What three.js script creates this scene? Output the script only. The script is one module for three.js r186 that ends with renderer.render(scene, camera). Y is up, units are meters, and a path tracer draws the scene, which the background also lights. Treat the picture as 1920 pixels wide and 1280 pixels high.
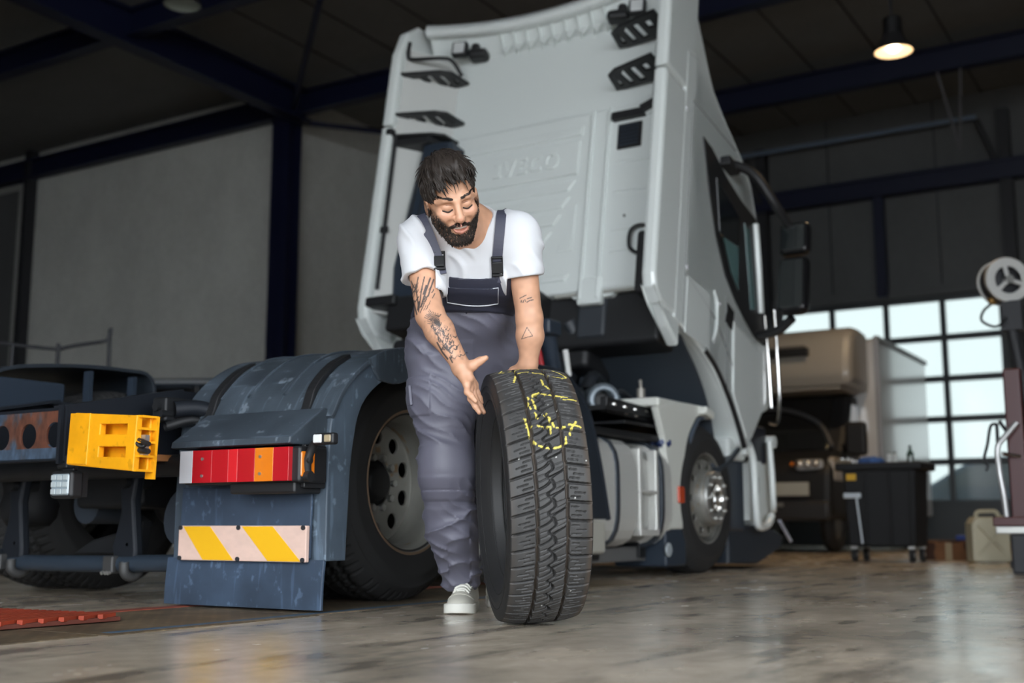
import * as THREE from 'three';
import { RoundedBoxGeometry } from 'three/addons/geometries/RoundedBoxGeometry.js';
import { mergeGeometries, mergeVertices } from 'three/addons/utils/BufferGeometryUtils.js';
import { TextGeometry } from 'three/addons/geometries/TextGeometry.js';
import { FontLoader } from 'three/addons/loaders/FontLoader.js';

// ---------- camera, sky, exposure ----------
const scene = new THREE.Scene();
const camera = new THREE.PerspectiveCamera(2 * Math.atan(640 / 2200) * 180 / Math.PI, 1.5, 0.05, 200);
const PITCH = Math.atan(346 / 2200);
camera.position.set(0, 0.32, 0);
camera.rotation.set(PITCH, 0, 0);
camera.focus = 3.85; camera.userData.fStop = 1.9;
scene.add(camera);
const renderer = new THREE.WebGLRenderer({ antialias: true });
renderer.toneMapping = THREE.LinearToneMapping;
renderer.toneMappingExposure = 1.6;
renderer.shadowMap.enabled = true;
scene.background = new THREE.Color().setRGB(4.6, 4.9, 5.2);      // even overcast daylight outside the hall

// ---------- helpers ----------
const PI = Math.PI, V = (x, y, z) => new THREE.Vector3(x, y, z), C = (r, g, b) => new THREE.Color().setRGB(r, g, b);
function rng(a) { return () => { a |= 0; a = a + 0x6D2B79F5 | 0; let t = Math.imul(a ^ a >>> 15, 1 | a); t = t + Math.imul(t ^ t >>> 7, 61 | t) ^ t; return ((t ^ t >>> 14) >>> 0) / 4294967296; }; }
const hash = (x, y, s) => { let h = Math.imul(x, 374761393) + Math.imul(y, 668265263) + Math.imul(s, 1274126177) | 0; h = Math.imul(h ^ h >>> 13, 1274126177); return ((h ^ h >>> 16) >>> 0) / 4294967296; };
const sm = (a, b, x) => { const t = Math.min(1, Math.max(0, (x - a) / (b - a))); return t * t * (3 - 2 * t); };
const mix = (a, b, t) => a + (b - a) * t, clamp = (x, a, b) => Math.min(b, Math.max(a, x));
function vn(x, y, p, q, s) {            // tileable value noise, p by q cells
  const xi = Math.floor(x), yi = Math.floor(y), fx = x - xi, fy = y - yi, u = fx * fx * (3 - 2 * fx), v = fy * fy * (3 - 2 * fy);
  const X = ((xi % p) + p) % p, Y = ((yi % q) + q) % q, X1 = (X + 1) % p, Y1 = (Y + 1) % q;
  return mix(mix(hash(X, Y, s), hash(X1, Y, s), u), mix(hash(X, Y1, s), hash(X1, Y1, s), u), v);
}
function fbm(u, v, p, q, s, oct = 4) { let a = .5, r = 0, n = 0; for (let i = 0; i < oct; i++) { r += a * vn(u * p, v * q, p, q, s + i); n += a; a *= .55; p *= 2; q *= 2; } return r / n; }
function n3(x, y, z, s = 0) {
  const xi = Math.floor(x), yi = Math.floor(y), zi = Math.floor(z), fx = x - xi, fy = y - yi, fz = z - zi, u = fx * fx * (3 - 2 * fx), v = fy * fy * (3 - 2 * fy), w = fz * fz * (3 - 2 * fz);
  const h = (a, b, c) => hash(xi + a, yi + b + (zi + c) * 977, s);
  return mix(mix(mix(h(0, 0, 0), h(1, 0, 0), u), mix(h(0, 1, 0), h(1, 1, 0), u), v), mix(mix(h(0, 0, 1), h(1, 0, 1), u), mix(h(0, 1, 1), h(1, 1, 1), u), v), w);
}
function tex(w, h, fn, srgb = true) {
  const d = new Uint8Array(w * h * 4), o = [0, 0, 0];
  for (let j = 0; j < h; j++) for (let i = 0; i < w; i++) { fn(i / w, j / h, o); const k = (j * w + i) * 4; d[k] = clamp(o[0], 0, 1) * 255; d[k + 1] = clamp(o[1], 0, 1) * 255; d[k + 2] = clamp(o[2], 0, 1) * 255; d[k + 3] = 255; }
  const t = new THREE.DataTexture(d, w, h); t.wrapS = t.wrapT = THREE.RepeatWrapping; t.magFilter = THREE.LinearFilter; t.minFilter = THREE.LinearMipmapLinearFilter; t.generateMipmaps = true;
  if (srgb) t.colorSpace = THREE.SRGBColorSpace; t.needsUpdate = true; return t;
}
const gray = (w, h, f) => tex(w, h, (u, v, o) => { o[0] = o[1] = o[2] = f(u, v); }, false);
const mat = (c, r = .6, m = 0, x = {}) => new (Object.keys(x).some(k => /^(clearcoat|sheen|transmission|ior|thickness|specular)/.test(k)) ? THREE.MeshPhysicalMaterial : THREE.MeshStandardMaterial)({ color: c, roughness: r, metalness: m, ...x });
// geometry builders
THREE.BufferGeometry.prototype.mirZ = function () { let g = this.index ? this.toNonIndexed() : this; for (const k of ["position", "normal"]) { const a = g.attributes[k]; if (a) for (let i = 0; i < a.count; i++) a.setZ(i, -a.getZ(i)); } for (const a of Object.values(g.attributes)) { const s = a.itemSize, r = a.array; for (let i = 0; i + 2 < a.count; i += 3) for (let k = 0; k < s; k++) { const q = r[(i + 1) * s + k]; r[(i + 1) * s + k] = r[(i + 2) * s + k]; r[(i + 2) * s + k] = q; } } return g; };
const clean = g => { g = g.index ? g.toNonIndexed() : g; for (const k of Object.keys(g.attributes)) if (!['position', 'normal', 'uv'].includes(k)) g.deleteAttribute(k); if (!g.attributes.uv) g.setAttribute('uv', new THREE.BufferAttribute(new Float32Array(g.attributes.position.count * 2), 2)); return g; };
const mg = (...l) => mergeGeometries(l.flat().map(clean));
const B = (w, h, d, x = 0, y = 0, z = 0, r = 0, rot) => { const g = r ? new RoundedBoxGeometry(w, h, d, 2, Math.min(r, w / 2.01, h / 2.01, d / 2.01)) : new THREE.BoxGeometry(w, h, d); if (rot) g.applyMatrix4(new THREE.Matrix4().makeRotationFromEuler(new THREE.Euler(...rot))); return g.translate(x, y, z); };
const BB = (x0, x1, y0, y1, z0, z1, r = 0) => B(x1 - x0, y1 - y0, z1 - z0, (x0 + x1) / 2, (y0 + y1) / 2, (z0 + z1) / 2, r);
function CY(p, q, r, seg = 20, r2 = r) { const a = V(...p), b = V(...q), l = a.distanceTo(b), g = new THREE.CylinderGeometry(r2, r, l, seg); g.translate(0, l / 2, 0); g.applyQuaternion(new THREE.Quaternion().setFromUnitVectors(V(0, 1, 0), b.clone().sub(a).normalize())); return g.translate(a.x, a.y, a.z); }
const TU = (pts, r, closed = false, n = pts.length * 8, seg = 10) => new THREE.TubeGeometry(new THREE.CatmullRomCurve3(pts.map(p => V(...p)), closed, 'catmullrom', .5), n, r, seg, closed);
const shape = (pts, holes = []) => { const s = new THREE.Shape(pts.map(p => new THREE.Vector2(...p))); for (const h of holes) s.holes.push(h.getPoints ? h : new THREE.Path(h.map(p => new THREE.Vector2(...p)))); return s; };
const circ = (x, y, r) => new THREE.Path().absarc(x, y, r, 0, 2 * PI, true);
const EX = (s, depth, bevel = 0, seg = 12) => { const g = new THREE.ExtrudeGeometry(s, { depth: depth - 2 * bevel, bevelEnabled: bevel > 0, bevelSize: bevel, bevelThickness: bevel, bevelSegments: 2, curveSegments: seg, bevelOffset: -bevel }); return bevel ? g.translate(0, 0, bevel) : g; };
const LA = (pts, seg = 48) => new THREE.LatheGeometry(pts.map(p => new THREE.Vector2(...p)), seg);
const LZ = (pts, seg = 48) => LA(pts, seg).rotateX(PI / 2);      // profile (radius, z)
function boxUV(g, k = 1) {                                          // uv in metres from the dominant axis of each face
  g = g.index ? g.toNonIndexed() : g; const p = g.attributes.position, n = p.count, uv = new Float32Array(n * 2), a = V(), b = V(), c = V();
  for (let i = 0; i < n; i += 3) {
    a.fromBufferAttribute(p, i); b.fromBufferAttribute(p, i + 1).sub(a); c.fromBufferAttribute(p, i + 2).sub(a); b.cross(c);
    const x = Math.abs(b.x), y = Math.abs(b.y), z = Math.abs(b.z);
    for (let j = i; j < i + 3; j++) { const X = p.getX(j), Y = p.getY(j), Z = p.getZ(j); const [u, v] = y >= x && y >= z ? [X, Z] : x >= z ? [Z, Y] : [X, Y]; uv[2 * j] = u * k; uv[2 * j + 1] = v * k; }
  }
  g.setAttribute('uv', new THREE.BufferAttribute(uv, 2)); return g;
}
const used = {};
const numbered = n => { const k = used[n] = (used[n] ?? -1) + 1; return k ? `${n}_${String(k).padStart(3, '0')}` : n; };
function mesh(name, g, m, parent, label) {
  const o = new THREE.Mesh(g, m); o.castShadow = o.receiveShadow = true;
  if (parent) { o.name = name; parent.add(o); if (label) o.userData.label = label; } else { o.name = numbered(name); scene.add(o); }
  return o;
}
function group(name, parent) { const o = new THREE.Group(); o.name = parent ? name : numbered(name); (parent ?? scene).add(o); return o; }
const tag = (o, label, category, grp) => { Object.assign(o.userData, { label, category }); if (grp) o.userData.group = grp; return o; };
// the hall and the lorry share one frame: X along the lorry, Y up, Z to the lorry's right
const TH = PI / 2 - 31.5 * PI / 180, T0 = V(-0.506, 0, -5.06);
const W = (x, y, z) => V(x, y, z).applyAxisAngle(V(0, 1, 0), TH).add(T0);
function place(o, x = 0, y = 0, z = 0, turn = 0) { o.position.copy(W(x, y, z)); o.rotation.y = TH + turn; return o; }
const struct = (name, g, m) => { const o = place(mesh(name, g, m)); o.name = name; o.userData.kind = 'structure'; return o; };
const thing = (name, label, category, x, y, z, turn = 0, grp) => place(tag(group(name), label, category, grp), x, y, z, turn);

// ---------- materials of the hall ----------
const floorTex = tex(1024, 1024, (u, v, o) => {
  const a = fbm(u, v, 6, 6, 1, 5), b = fbm(u, v, 7, 18, 9, 5), c = fbm(u, v, 60, 60, 17, 3), sc = sm(.52, .85, fbm(u, v, 9, 30, 31, 5)), sp = hash(Math.floor(u * 1024), Math.floor(v * 1024), 5);
  let k = .70 + .30 * (a - .5) + .13 * (b - .5) + .12 * (c - .5); k *= 1 - .34 * sc; if (sp > .9985) k += .25; else if (sp < .002) k -= .2;
  o[0] = k * 1.06; o[1] = k * .985; o[2] = k * .885;
});
const floorRough = gray(512, 512, (u, v) => clamp(.20 + .30 * (fbm(u, v, 7, 18, 51, 5) - .4) + .10 * fbm(u, v, 40, 40, 60, 3), .13, .7));
const FLOOR = mat(0xffffff, .8, 0, { map: floorTex, roughnessMap: floorRough });
const wallTex = tex(512, 512, (u, v, o) => { const k = .9 + .14 * (fbm(u, v, 5, 3, 71, 5) - .5) + .05 * (fbm(u, v, 60, 60, 75, 2) - .5); o[0] = k; o[1] = k; o[2] = k * .985; });
const WALL = mat(C(.78, .78, .76), .8, 0, { map: wallTex }), WALL_DIM = mat(C(.125, .128, .135), .75, 0, { map: wallTex }), CEIL = mat(C(.20, .20, .205), .8, 0, { map: wallTex });  // lit and dim copies of one wall, light level put into the colour
const NAVY = mat(C(.004, .007, .030), .5), DARK = mat(C(.02, .021, .025), .6), GATE = mat(C(.05, .055, .06), .5), PANE = mat(C(.355, .375, .365), .2, 0, { transmission: 1, thickness: 0, ior: 1.45 });
const CONC = mat(C(.24, .24, .24), .85, 0, { map: wallTex });

// ---------- hall ----------
const HX0 = -9, HX1 = 15.5, HZ0 = -17.2, HZ1 = 8, HC = 7.3;
{
  const f = struct('floor', boxUV(BB(HX0 - .3, HX1 + .3, -.3, 0, HZ0 - .3, HZ1 + .3), 1 / 3.2), FLOOR);
  struct('wall_left', boxUV(BB(9.5, 9.7, 0, HC, HZ0 - .2, -9.5), .3), WALL);
  struct('wall_recess', boxUV(BB(9.7, HX1 + .2, 0, HC, -9.7, -9.5), .3), WALL);
  struct('wall_low_block', BB(9.35, HX1, 0, 2.55, -9.5, -9.34, .02), mat(C(.72, .72, .72), .7));  // pale low block along the recess wall
  struct('wall_side', boxUV(BB(HX0, 9.5, 0, HC, HZ0 - .2, HZ0), .3), WALL_DIM);
  // far wall round the glazed gate
  const gx0 = -3.45, gx1 = .15;
  struct('wall_far', boxUV(mg(BB(HX1, HX1 + .2, 4.02, HC, -9.7, HZ1 + .2), BB(HX1, HX1 + .2, 0, 4.02, -9.7, gx0), BB(HX1, HX1 + .2, 0, 4.02, gx1, HZ1 + .2)), .3), WALL_DIM);
  for (const z of [-5.4, -2.5, -.72, 2.2]) struct('trim_' + (++used.tr || (used.tr = 1)), BB(HX1 - .02, HX1, 4.2, HC, z - .01, z + .01), DARK);
  const gate = place(group('window_1')); gate.name = 'window_1'; gate.userData.kind = 'structure';
  mesh('bottom_panel', BB(HX1 + .03, HX1 + .09, 0, .66, gx0, gx1), GATE, gate);
  for (const y of [.68, 1.33, 2.01, 2.66, 3.33, 3.98]) mesh('rail', BB(HX1 + .02, HX1 + .1, y - .05, y + .05, gx0, gx1, .008), GATE, gate);
  for (let i = 0; i < 5; i++) mesh('mullion', BB(HX1 + .02, HX1 + .1, .66, 4.02, gx0 + i * .9 - .045, gx0 + i * .9 + .045, .008), GATE, gate);
  for (let j = 0; j < 5; j++) for (let i = 0; i < 4; i++) { const y = [.68, 1.33, 2.01, 2.66, 3.33, 3.98]; mesh('pane', BB(HX1 + .055, HX1 + .061, y[j] + .03, y[j + 1] - .03, gx0 + i * .9 + .02, gx0 + i * .9 + .88), PANE, gate); }
  // walls behind and beside the camera with their open doorways
  const wr = CONC;
  struct('wall_back', boxUV(mg(BB(HX0 - .2, HX0, 5.4, HC, HZ0 - .2, HZ1 + .2), BB(HX0 - .2, HX0, 0, 5.4, HZ0 - .2, -.5), BB(HX0 - .2, HX0, 0, 5.4, 7.2, HZ1 + .2)), .3), wr);
  struct('wall_right', boxUV(mg(BB(HX0, HX1, 5.4, HC, HZ1, HZ1 + .2), BB(HX0, -8.2, 0, 5.4, HZ1, HZ1 + .2), BB(-2.2, HX1, 0, 5.4, HZ1, HZ1 + .2)), .3), wr);
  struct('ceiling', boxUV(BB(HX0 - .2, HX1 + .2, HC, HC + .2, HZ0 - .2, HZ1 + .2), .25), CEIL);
  let tn = 10;
  const beam = (g, m = NAVY) => struct('trim_' + (tn++), g, m);
  const ibeamZ = (x, y, z0, z1, h = .36) => mg(BB(x - .1, x + .1, y - h / 2, y - h / 2 + .03, z0, z1), BB(x - .1, x + .1, y + h / 2 - .03, y + h / 2, z0, z1), BB(x - .012, x + .012, y - h / 2, y + h / 2, z0, z1));
  const ibeamX = (z, y, x0, x1, h = .5, w = .13) => mg(BB(x0, x1, y - h / 2, y - h / 2 + .04, z - w, z + w), BB(x0, x1, y + h / 2 - .04, y + h / 2, z - w, z + w), BB(x0, x1, y - h / 2, y + h / 2, z - .015, z + .015));
  for (const x of [-1.2, 2.4, 5.9, 9.35, 12.8]) beam(ibeamZ(x, 6.92, x > 9.4 ? -9.4 : HZ0, HZ1));
  beam(ibeamX(-9.0, 6.85, HX0, 9.4));
  beam(ibeamX(1.6, 7.05, 9.4, HX1, .3, .1));
  // corner column and the dark post left of it
  beam(mg(BB(9.2, 9.5, 0, 6.8, -9.34, -9.31), BB(9.2, 9.23, 0, 6.8, -9.5, -9.15), BB(9.47, 9.5, 0, 6.8, -9.5, -9.15)));
  beam(BB(9.3, 9.5, 0, HC, -15.85, -15.7), DARK);
  beam(CY([9.35, 6.75, -9.25], [6.5, 6.85, -6.2], .045), NAVY); beam(CY([9.5, 6.7, -9.25], [12.7, 6.85, -7.2], .045), NAVY);
  // seams of the roof panels
  for (let i = 0; i < 9; i++) beam(BB(HX0, HX1, HC - .012, HC + .01, -8.1 + i * 1.02 - .012, -8.1 + i * 1.02 + .012), DARK);
  // girder, posts and pipe on the far wall
  beam(mg(BB(HX1 - .25, HX1 - .22, 5.75, 6.05, -9.4, HZ1), BB(HX1 - .3, HX1 - .05, 6.02, 6.06, -9.4, HZ1), BB(HX1 - .3, HX1 - .05, 5.74, 5.78, -9.4, HZ1)));
  beam(mg(BB(HX1 - .2, HX1, 4.05, 5.75, -1.72, -1.56)), NAVY);
  beam(mg(BB(HX1 - .22, HX1, 0, 6.9, .28, .46)), DARK); beam(BB(HX1 - .22, HX1, 0, 6.9, -3.72, -3.55), DARK);
  beam(BB(HX1 - .08, HX1, 4.02, 4.16, gx0 - .2, gx1 + .2), WALL_DIM);
  beam(CY([HX1 - .3, 6.8, -9], [HX1 - .3, 6.8, 0], .04), mat(C(.12, .16, .22), .5)); beam(CY([HX1 - .3, 6.75, 0], [HX1 - .2, 5.9, .3], .04), DARK);
  beam(CY([HX1 - .25, 6.75, -3.9], [HX1 - .25, 5.9, -3.65], .06), DARK);
  for (const z of [-.1, .22]) beam(CY([12.8, 6.75, z], [13.3, 5.7, .06], .018), mat(C(.1, .1, .11), .5));
  // door in the far left corner
  const dr = place(group('door_1')); dr.name = 'door_1'; dr.userData.kind = 'structure';
  mesh('door_leaf', BB(9.42, 9.5, 0, 6.6, -17.2, -16.05), WALL_DIM, dr); mesh('door_frame', mg(BB(9.36, 9.5, 0, 6.7, -16.05, -15.96, .02), BB(9.36, 9.5, 6.6, 6.7, -17.2, -15.96, .02)), mat(C(.35, .35, .33), .5), dr);
}
// ---------- the lorry ----------
const font = await new FontLoader().loadAsync('fonts/droid/droid_sans_bold.typeface.json');
const scuff = (base, amt, seed, tint) => tex(512, 512, (u, v, o) => {
  const a = fbm(u, v, 5, 5, seed, 5), st = sm(.62, .75, fbm(u, v, 40, 4, seed + 9, 4)), sp = .55 * sm(.66, .78, fbm(u, v, 30, 22, seed + 20, 5));
  const k = 1 + .5 * (a - .5) + amt * st + amt * 1.3 * sp; o[0] = base[0] * k + tint[0] * sp; o[1] = base[1] * k + tint[1] * sp; o[2] = base[2] * k + tint[2] * sp;
});
const CABW = mat(C(.70, .74, .725), .3, 0, { clearcoat: .9, clearcoatRoughness: .1 }), CABW2 = mat(C(.65, .69, .675), .42);
const GUARD = mat(0xffffff, .5, 0, { map: scuff([.285, .33, .375], .25, 101, [.12, .13, .13]) }), FLAP = mat(0xffffff, .55, 0, { map: scuff([.215, .27, .34], .22, 131, [.1, .11, .12]) });
const CAPM = mat(0xffffff, .42, 0, { map: scuff([.255, .29, .325], .3, 151, [.2, .2, .2]) });
const BLACKP = mat(C(.012, .0125, .014), .5), BLUEB = mat(C(.022, .032, .048), .42), FRAME = mat(C(.012, .015, .021), .5, .2), BAR = mat(C(.032, .046, .066), .45, .2), RUB = mat(C(.017, .017, .0175), .78), GREASE = mat(C(.012, .013, .015), .55, .2);
const RUST = mat(0xffffff, .7, .1, { map: tex(512, 256, (u, v, o) => { const r = sm(.45, .62, fbm(u, v, 5, 3, 201, 5) + .30 * (.5 - v)), n = fbm(u, v, 30, 15, 210, 3); const k = .7 + .6 * n; o[0] = mix(.24, .36, r) * k; o[1] = mix(.30, .21, r) * k; o[2] = mix(.37, .15, r) * k; }) });
const STEEL = mat(C(.42, .42, .40), .38, .75), ALU = mat(C(.66, .66, .63), .36, .35), CHROME = mat(C(.75, .74, .72), .18, 1), RIM = mat(0xffffff, .42, .35, { map: tex(256, 256, (u, v, o) => { const k = .53 + .16 * (fbm(u, v, 6, 6, 231, 4) - .5), s = sm(.7, .8, fbm(u, v, 14, 14, 240, 4)); o[0] = k * .99; o[1] = k * .98 - .08 * s; o[2] = k * .94 - .16 * s; }) });
const REDL = mat(C(.46, .011, .018), .25, 0, { clearcoat: .4 }), REDL2 = mat(C(.66, .02, .028), .2, 0, { clearcoat: .6 }), AMBL = mat(C(.75, .20, .012), .2, 0, { clearcoat: .6 }), CLRL = mat(C(.62, .63, .66), .2, 0, { clearcoat: .6 });
const YEL = mat(0xffffff, .45, 0, { map: tex(256, 256, (u, v, o) => { const k = 1 + .16 * (fbm(u, v, 5, 5, 251, 4) - .5) - .12 * sm(.66, .8, fbm(u, v, 10, 10, 255, 4)); o[0] = .95 * k; o[1] = .655 * k; o[2] = .06 * k; }) });
const GLASSD = mat(C(.008, .011, .012), .08, 0, { clearcoat: 1 }), GLASSG = mat(C(.10, .19, .19), .12, 0, { clearcoat: 1 });

const truck = thing('truck', 'white articulated lorry tractor unit with its cab tilted forward', 'truck', 0, 0, 0);

function ringGeo(n, prof, disp) {                     // ring round the Z axis; prof: [radius, z]
  const m = prof.length, pos = new Float32Array(n * m * 3), uv = new Float32Array(n * m * 2), idx = [];
  for (let i = 0; i < n; i++) { const a = i / n * 2 * PI; for (let j = 0; j < m; j++) { const k = i * m + j; let [r, z] = prof[j]; if (disp) r -= disp(a, r, z); pos.set([r * Math.cos(a), r * Math.sin(a), z], 3 * k); uv.set([i / n * 3, j / m], 2 * k); } }
  for (let i = 0; i < n; i++) for (let j = 0; j < m - 1; j++) { const a = i * m + j, b = ((i + 1) % n) * m + j; idx.push(a, b, a + 1, b, b + 1, a + 1); }
  const g = new THREE.BufferGeometry(); g.setAttribute('position', new THREE.BufferAttribute(pos, 3)); g.setAttribute('uv', new THREE.BufferAttribute(uv, 2)); g.setIndex(idx); g.computeVertexNormals(); return g;
}
const dense = (pts, step) => { const o = []; for (let i = 0; i < pts.length - 1; i++) { const [a, b] = [pts[i], pts[i + 1]], n = Math.max(1, Math.ceil(Math.hypot(b[0] - a[0], b[1] - a[1]) / step)); for (let k = 0; k < n; k++) o.push([mix(a[0], b[0], k / n), mix(a[1], b[1], k / n)]); } o.push(pts[pts.length - 1]); return o; };
const truckTyre = ringGeo(432, dense([[.292, -.30], [.33, -.315], [.40, -.322], [.452, -.306], [.488, -.275], [.506, -.25], [.512, -.22], [.514, -.15], [.512, -.08], [.506, -.05], [.488, -.025], [.47, -.008], [.452, .006], [.44, .006], [.40, .020], [.33, .014], [.306, .004], [.292, -.004]], .011), (a, r, z) => {
  const u = (a * 72 / (2 * PI)) % 1, zz = z + .15; let d = 0;
  if (r > .47) { const sh = Math.abs(zz) > .062; const cut = sh ? (u < .16 ? 1 : 0) : ((u + zz * 5 + 5) % 1 < .14 ? 1 : 0); d = Math.max(d, cut * .013 * sm(.47, .485, r)); }
  for (const g of [-.06, 0, .06]) if (Math.abs(zz - g - .006 * Math.sin(a * 72)) < .007) d = .014;
  return d;
});
const boltG = CY([0, 0, 0], [0, 0, .022], .016, 6);
function rearWheel(x, z, flip) {
  const w = group('wheel', truck); w.position.set(x, .511, z); if (flip) w.rotation.y = PI;
  mesh('tyre', truckTyre, RUB, w); const t2 = mesh('tyre', truckTyre, RUB, w); t2.position.z = -.335;
  mesh('rim_barrel', LZ([[.313, -.004], [.316, .004], [.308, .008], [.300, 0], [.292, -.008], [.288, -.03], [.282, -.045], [.272, -.055], [.27, -.10], [.274, -.14], [.268, -.17], [.266, -.2], [.262, -.22], [.275, -.225], [.29, -.15], [.3, -.05], [.313, -.004]], 96), RIM, w);
  mesh('rim_edge', LZ([[.3165, .000], [.3175, .006], [.310, .0105], [.303, .006]], 96), mat(C(.22, .15, .10), .6, .4), w, 'worn rusty rim edge');
  const s = shape(Array.from({ length: 72 }, (_, i) => [.266 * Math.cos(i * PI / 36), .266 * Math.sin(i * PI / 36)]), [...Array.from({ length: 10 }, (_, i) => circ(.208 * Math.cos(i * PI / 5 + PI / 10), .208 * Math.sin(i * PI / 5 + PI / 10), .035)), circ(0, 0, .105)]);
  mesh('wheel_disc', EX(s, .016, .004).translate(0, 0, -.205), RIM, w); mesh('disc_bead', LZ([[.252, -.192], [.258, -.184], [.266, -.19]], 72), RIM, w);
  mesh('hub', LZ([[.0, -.16], [.06, -.16], [.075, -.17], [.085, -.2], [.13, -.205], [.15, -.21]], 48), GREASE, w);
  for (let i = 0; i < 10; i++) { const b = mesh('nut', boltG, STEEL, w); b.position.set(.115 * Math.cos(i * PI / 5), .115 * Math.sin(i * PI / 5), -.192); }
}
rearWheel(.12, 0); rearWheel(.12, -2.5, true);
function frontWheel(x, z, flip) {
  const w = group('wheel', truck); w.position.set(x, .511, z); if (flip) w.rotation.y = PI;
  mesh('tyre', truckTyre, RUB, w);
  mesh('rim_barrel', LZ([[.313, -.004], [.316, .004], [.306, .008], [.298, 0], [.290, -.012], [.282, -.04], [.268, -.055], [.262, -.06], [.262, -.09]], 96), RIM, w);
  const s = shape(Array.from({ length: 72 }, (_, i) => [.266 * Math.cos(i * PI / 36), .266 * Math.sin(i * PI / 36)]), Array.from({ length: 10 }, (_, i) => circ(.226 * Math.cos(i * PI / 5), .226 * Math.sin(i * PI / 5), .027)));
  const dg = EX(s, .014, .004).translate(0, 0, -.03); mesh('wheel_disc', dg, RIM, w);
  mesh('disc_crown', LZ([[.196, -.018], [.19, .02], [.182, .052], [.168, .06], [.11, .06], [.1, .05], [.098, -.02]], 64), RIM, w);
  mesh('hub', LZ([[.0, .02], [.06, .02], [.07, .01], [.09, .03], [.098, .078], [.09, .084], [.082, .03]], 48), CHROME, w);
  mesh('nut_ring', LZ([[.182, .056], [.182, .07], [.174, .076], [.118, .076], [.11, .064]], 64), STEEL, w);
  for (let i = 0; i < 10; i++) { const b = mesh('nut', LZ([[.0, .028], [.009, .028], [.014, .02], [.015, 0]], 12), STEEL, w); b.position.set(.146 * Math.cos(i * PI / 5), .146 * Math.sin(i * PI / 5), .07); }
}
frontWheel(3.65, -.06); frontWheel(3.65, -2.44, true);

// rear mudguards
function curvePts(pts, n) { return new THREE.CatmullRomCurve3(pts.map(p => V(p[0], p[1], 0)), false, 'centripetal').getPoints(n).map(p => [p.x, p.y]); }
function shellGeo(pts, th, z0, z1, n = 48) {           // a bent sheet: path in XY, along Z
  const c = n ? curvePts(pts, n) : pts, out = [], inn = [];
  c.forEach((p, i) => { const a = c[Math.max(0, i - 1)], b = c[Math.min(c.length - 1, i + 1)], l = Math.hypot(b[0] - a[0], b[1] - a[1]), nx = -(b[1] - a[1]) / l, ny = (b[0] - a[0]) / l; out.push(p); inn.unshift([p[0] - nx * th, p[1] - ny * th]); });
  return boxUV(EX(shape([...out, ...inn]), z1 - z0, Math.min(.004, th / 3)).translate(0, 0, z0), 1.1);
}
const gp = [[-.615, .19], [-.617, .4], [-.61, .6], [-.59, .75], [-.50, .885], [-.34, .985], [-.12, 1.04], [.12, 1.052], [.36, 1.025], [.58, .93], [.74, .77], [.80, .55]];
mesh('mudguard', shellGeo(gp, .02, -.655, .15, 70), GUARD, truck, 'blue-grey plastic mudguard over the rear wheel');
mesh('mudguard_side', boxUV(EX(shape([...curvePts(gp, 60).filter(p => p[0] < .8), ...curvePts([[.70, .55], [.66, .72], [.52, .87], [.34, .955], [.12, .975], [-.10, .965], [-.28, .905], [-.42, .79], [-.475, .6], [-.49, .4], [-.50, .19]], 40)]), .02, .005).translate(0, 0, .135), 1.1), GUARD, truck);
mesh('mudguard_cap', shellGeo([[-.612, .735], [-.545, .845], [-.44, .945], [-.28, 1.03], [-.08, 1.066], [.12, 1.075], [.4, 1.05]], .02, -.665, .165, 50), CAPM, truck, 'dark scuffed cap of the rear mudguard');
for (const z of [-.49, -.33, -.14]) mesh('cap_rib', shellGeo([[-.56, .84], [-.44, .956], [-.28, 1.040], [-.08, 1.075], [.12, 1.083]], .012, z, z + .02, 30), CAPM, truck);
mesh('cap_lip', EX(shape([...curvePts([[-.40, .98], [-.28, 1.03], [-.08, 1.066], [.12, 1.075], [.4, 1.05]], 24), ...curvePts([[.4, .93], [.12, .965], [-.06, .94], [-.22, .895], [-.33, .9]], 24)]), .014, .004).translate(0, 0, .158), CAPM, truck);
for (const z of [-.50, .02]) mesh('strap', shellGeo([[-.635, .725], [-.60, .775], [-.565, .86], [-.455, .965], [-.36, 1.012]], .022, z - .022, z + .022, 24), BLACKP, truck, 'black rubber strap');
mesh('mud_flap', (() => { const g = shellGeo([[-.652, .012], [-.650, .1], [-.640, .195]], .014, -.66, .168, 10); return g; })(), FLAP, truck, 'dark blue scuffed mud flap');
mesh('flap_panel', boxUV(EX(shape([[-.60, .2], [.095, .2], [.10, .46], [-.59, .475]]), .012, .004).rotateY(PI / 2).translate(-.64, 0, 0).mirZ(), 1), FLAP, truck).geometry.index ?? 0;
{ // marker board, seen from behind: left edge at z=-.573, right edge at z=.102
  const bd = group('marker_board', truck), zl = -.573, zr = .102, y0 = .186, y1 = .322, X = -.668;
  mesh('board', BB(X, X + .02, y0, y1, zl, zr, .004), mat(C(.78, .55, .46), .5, 0, { map: tex(256, 64, (u, v, o) => { const k = .97 + .12 * (fbm(u, v, 8, 3, 301, 4) - .5); o[0] = k; o[1] = k; o[2] = k; }) }), bd, 'pale pink reflective board');
  const ym = mat(C(.86, .47, .012), .45), H = y1 - y0, Wd = zr - zl;
  for (const [a, b, c, d] of [[.04, .26, .455, .21], [.515, .75, .965, .72]]) {
    const g = EX(shape([[a * Wd, H - .003], [b * Wd, H - .003], [c * Wd, .003], [d * Wd, .003]]), .0016); g.rotateY(-PI / 2).translate(X, y0, zl); mesh('stripe', g, ym, bd, 'yellow diagonal stripe');
  }
  for (const a of [.02, .49, .98]) for (const b of [.06, .94]) mesh('screw', CY([X + .002, y0 + H * b, zl + Wd * a], [X - .006, y0 + H * b, zl + Wd * a], .009, 12), DARK, bd);
}
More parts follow.
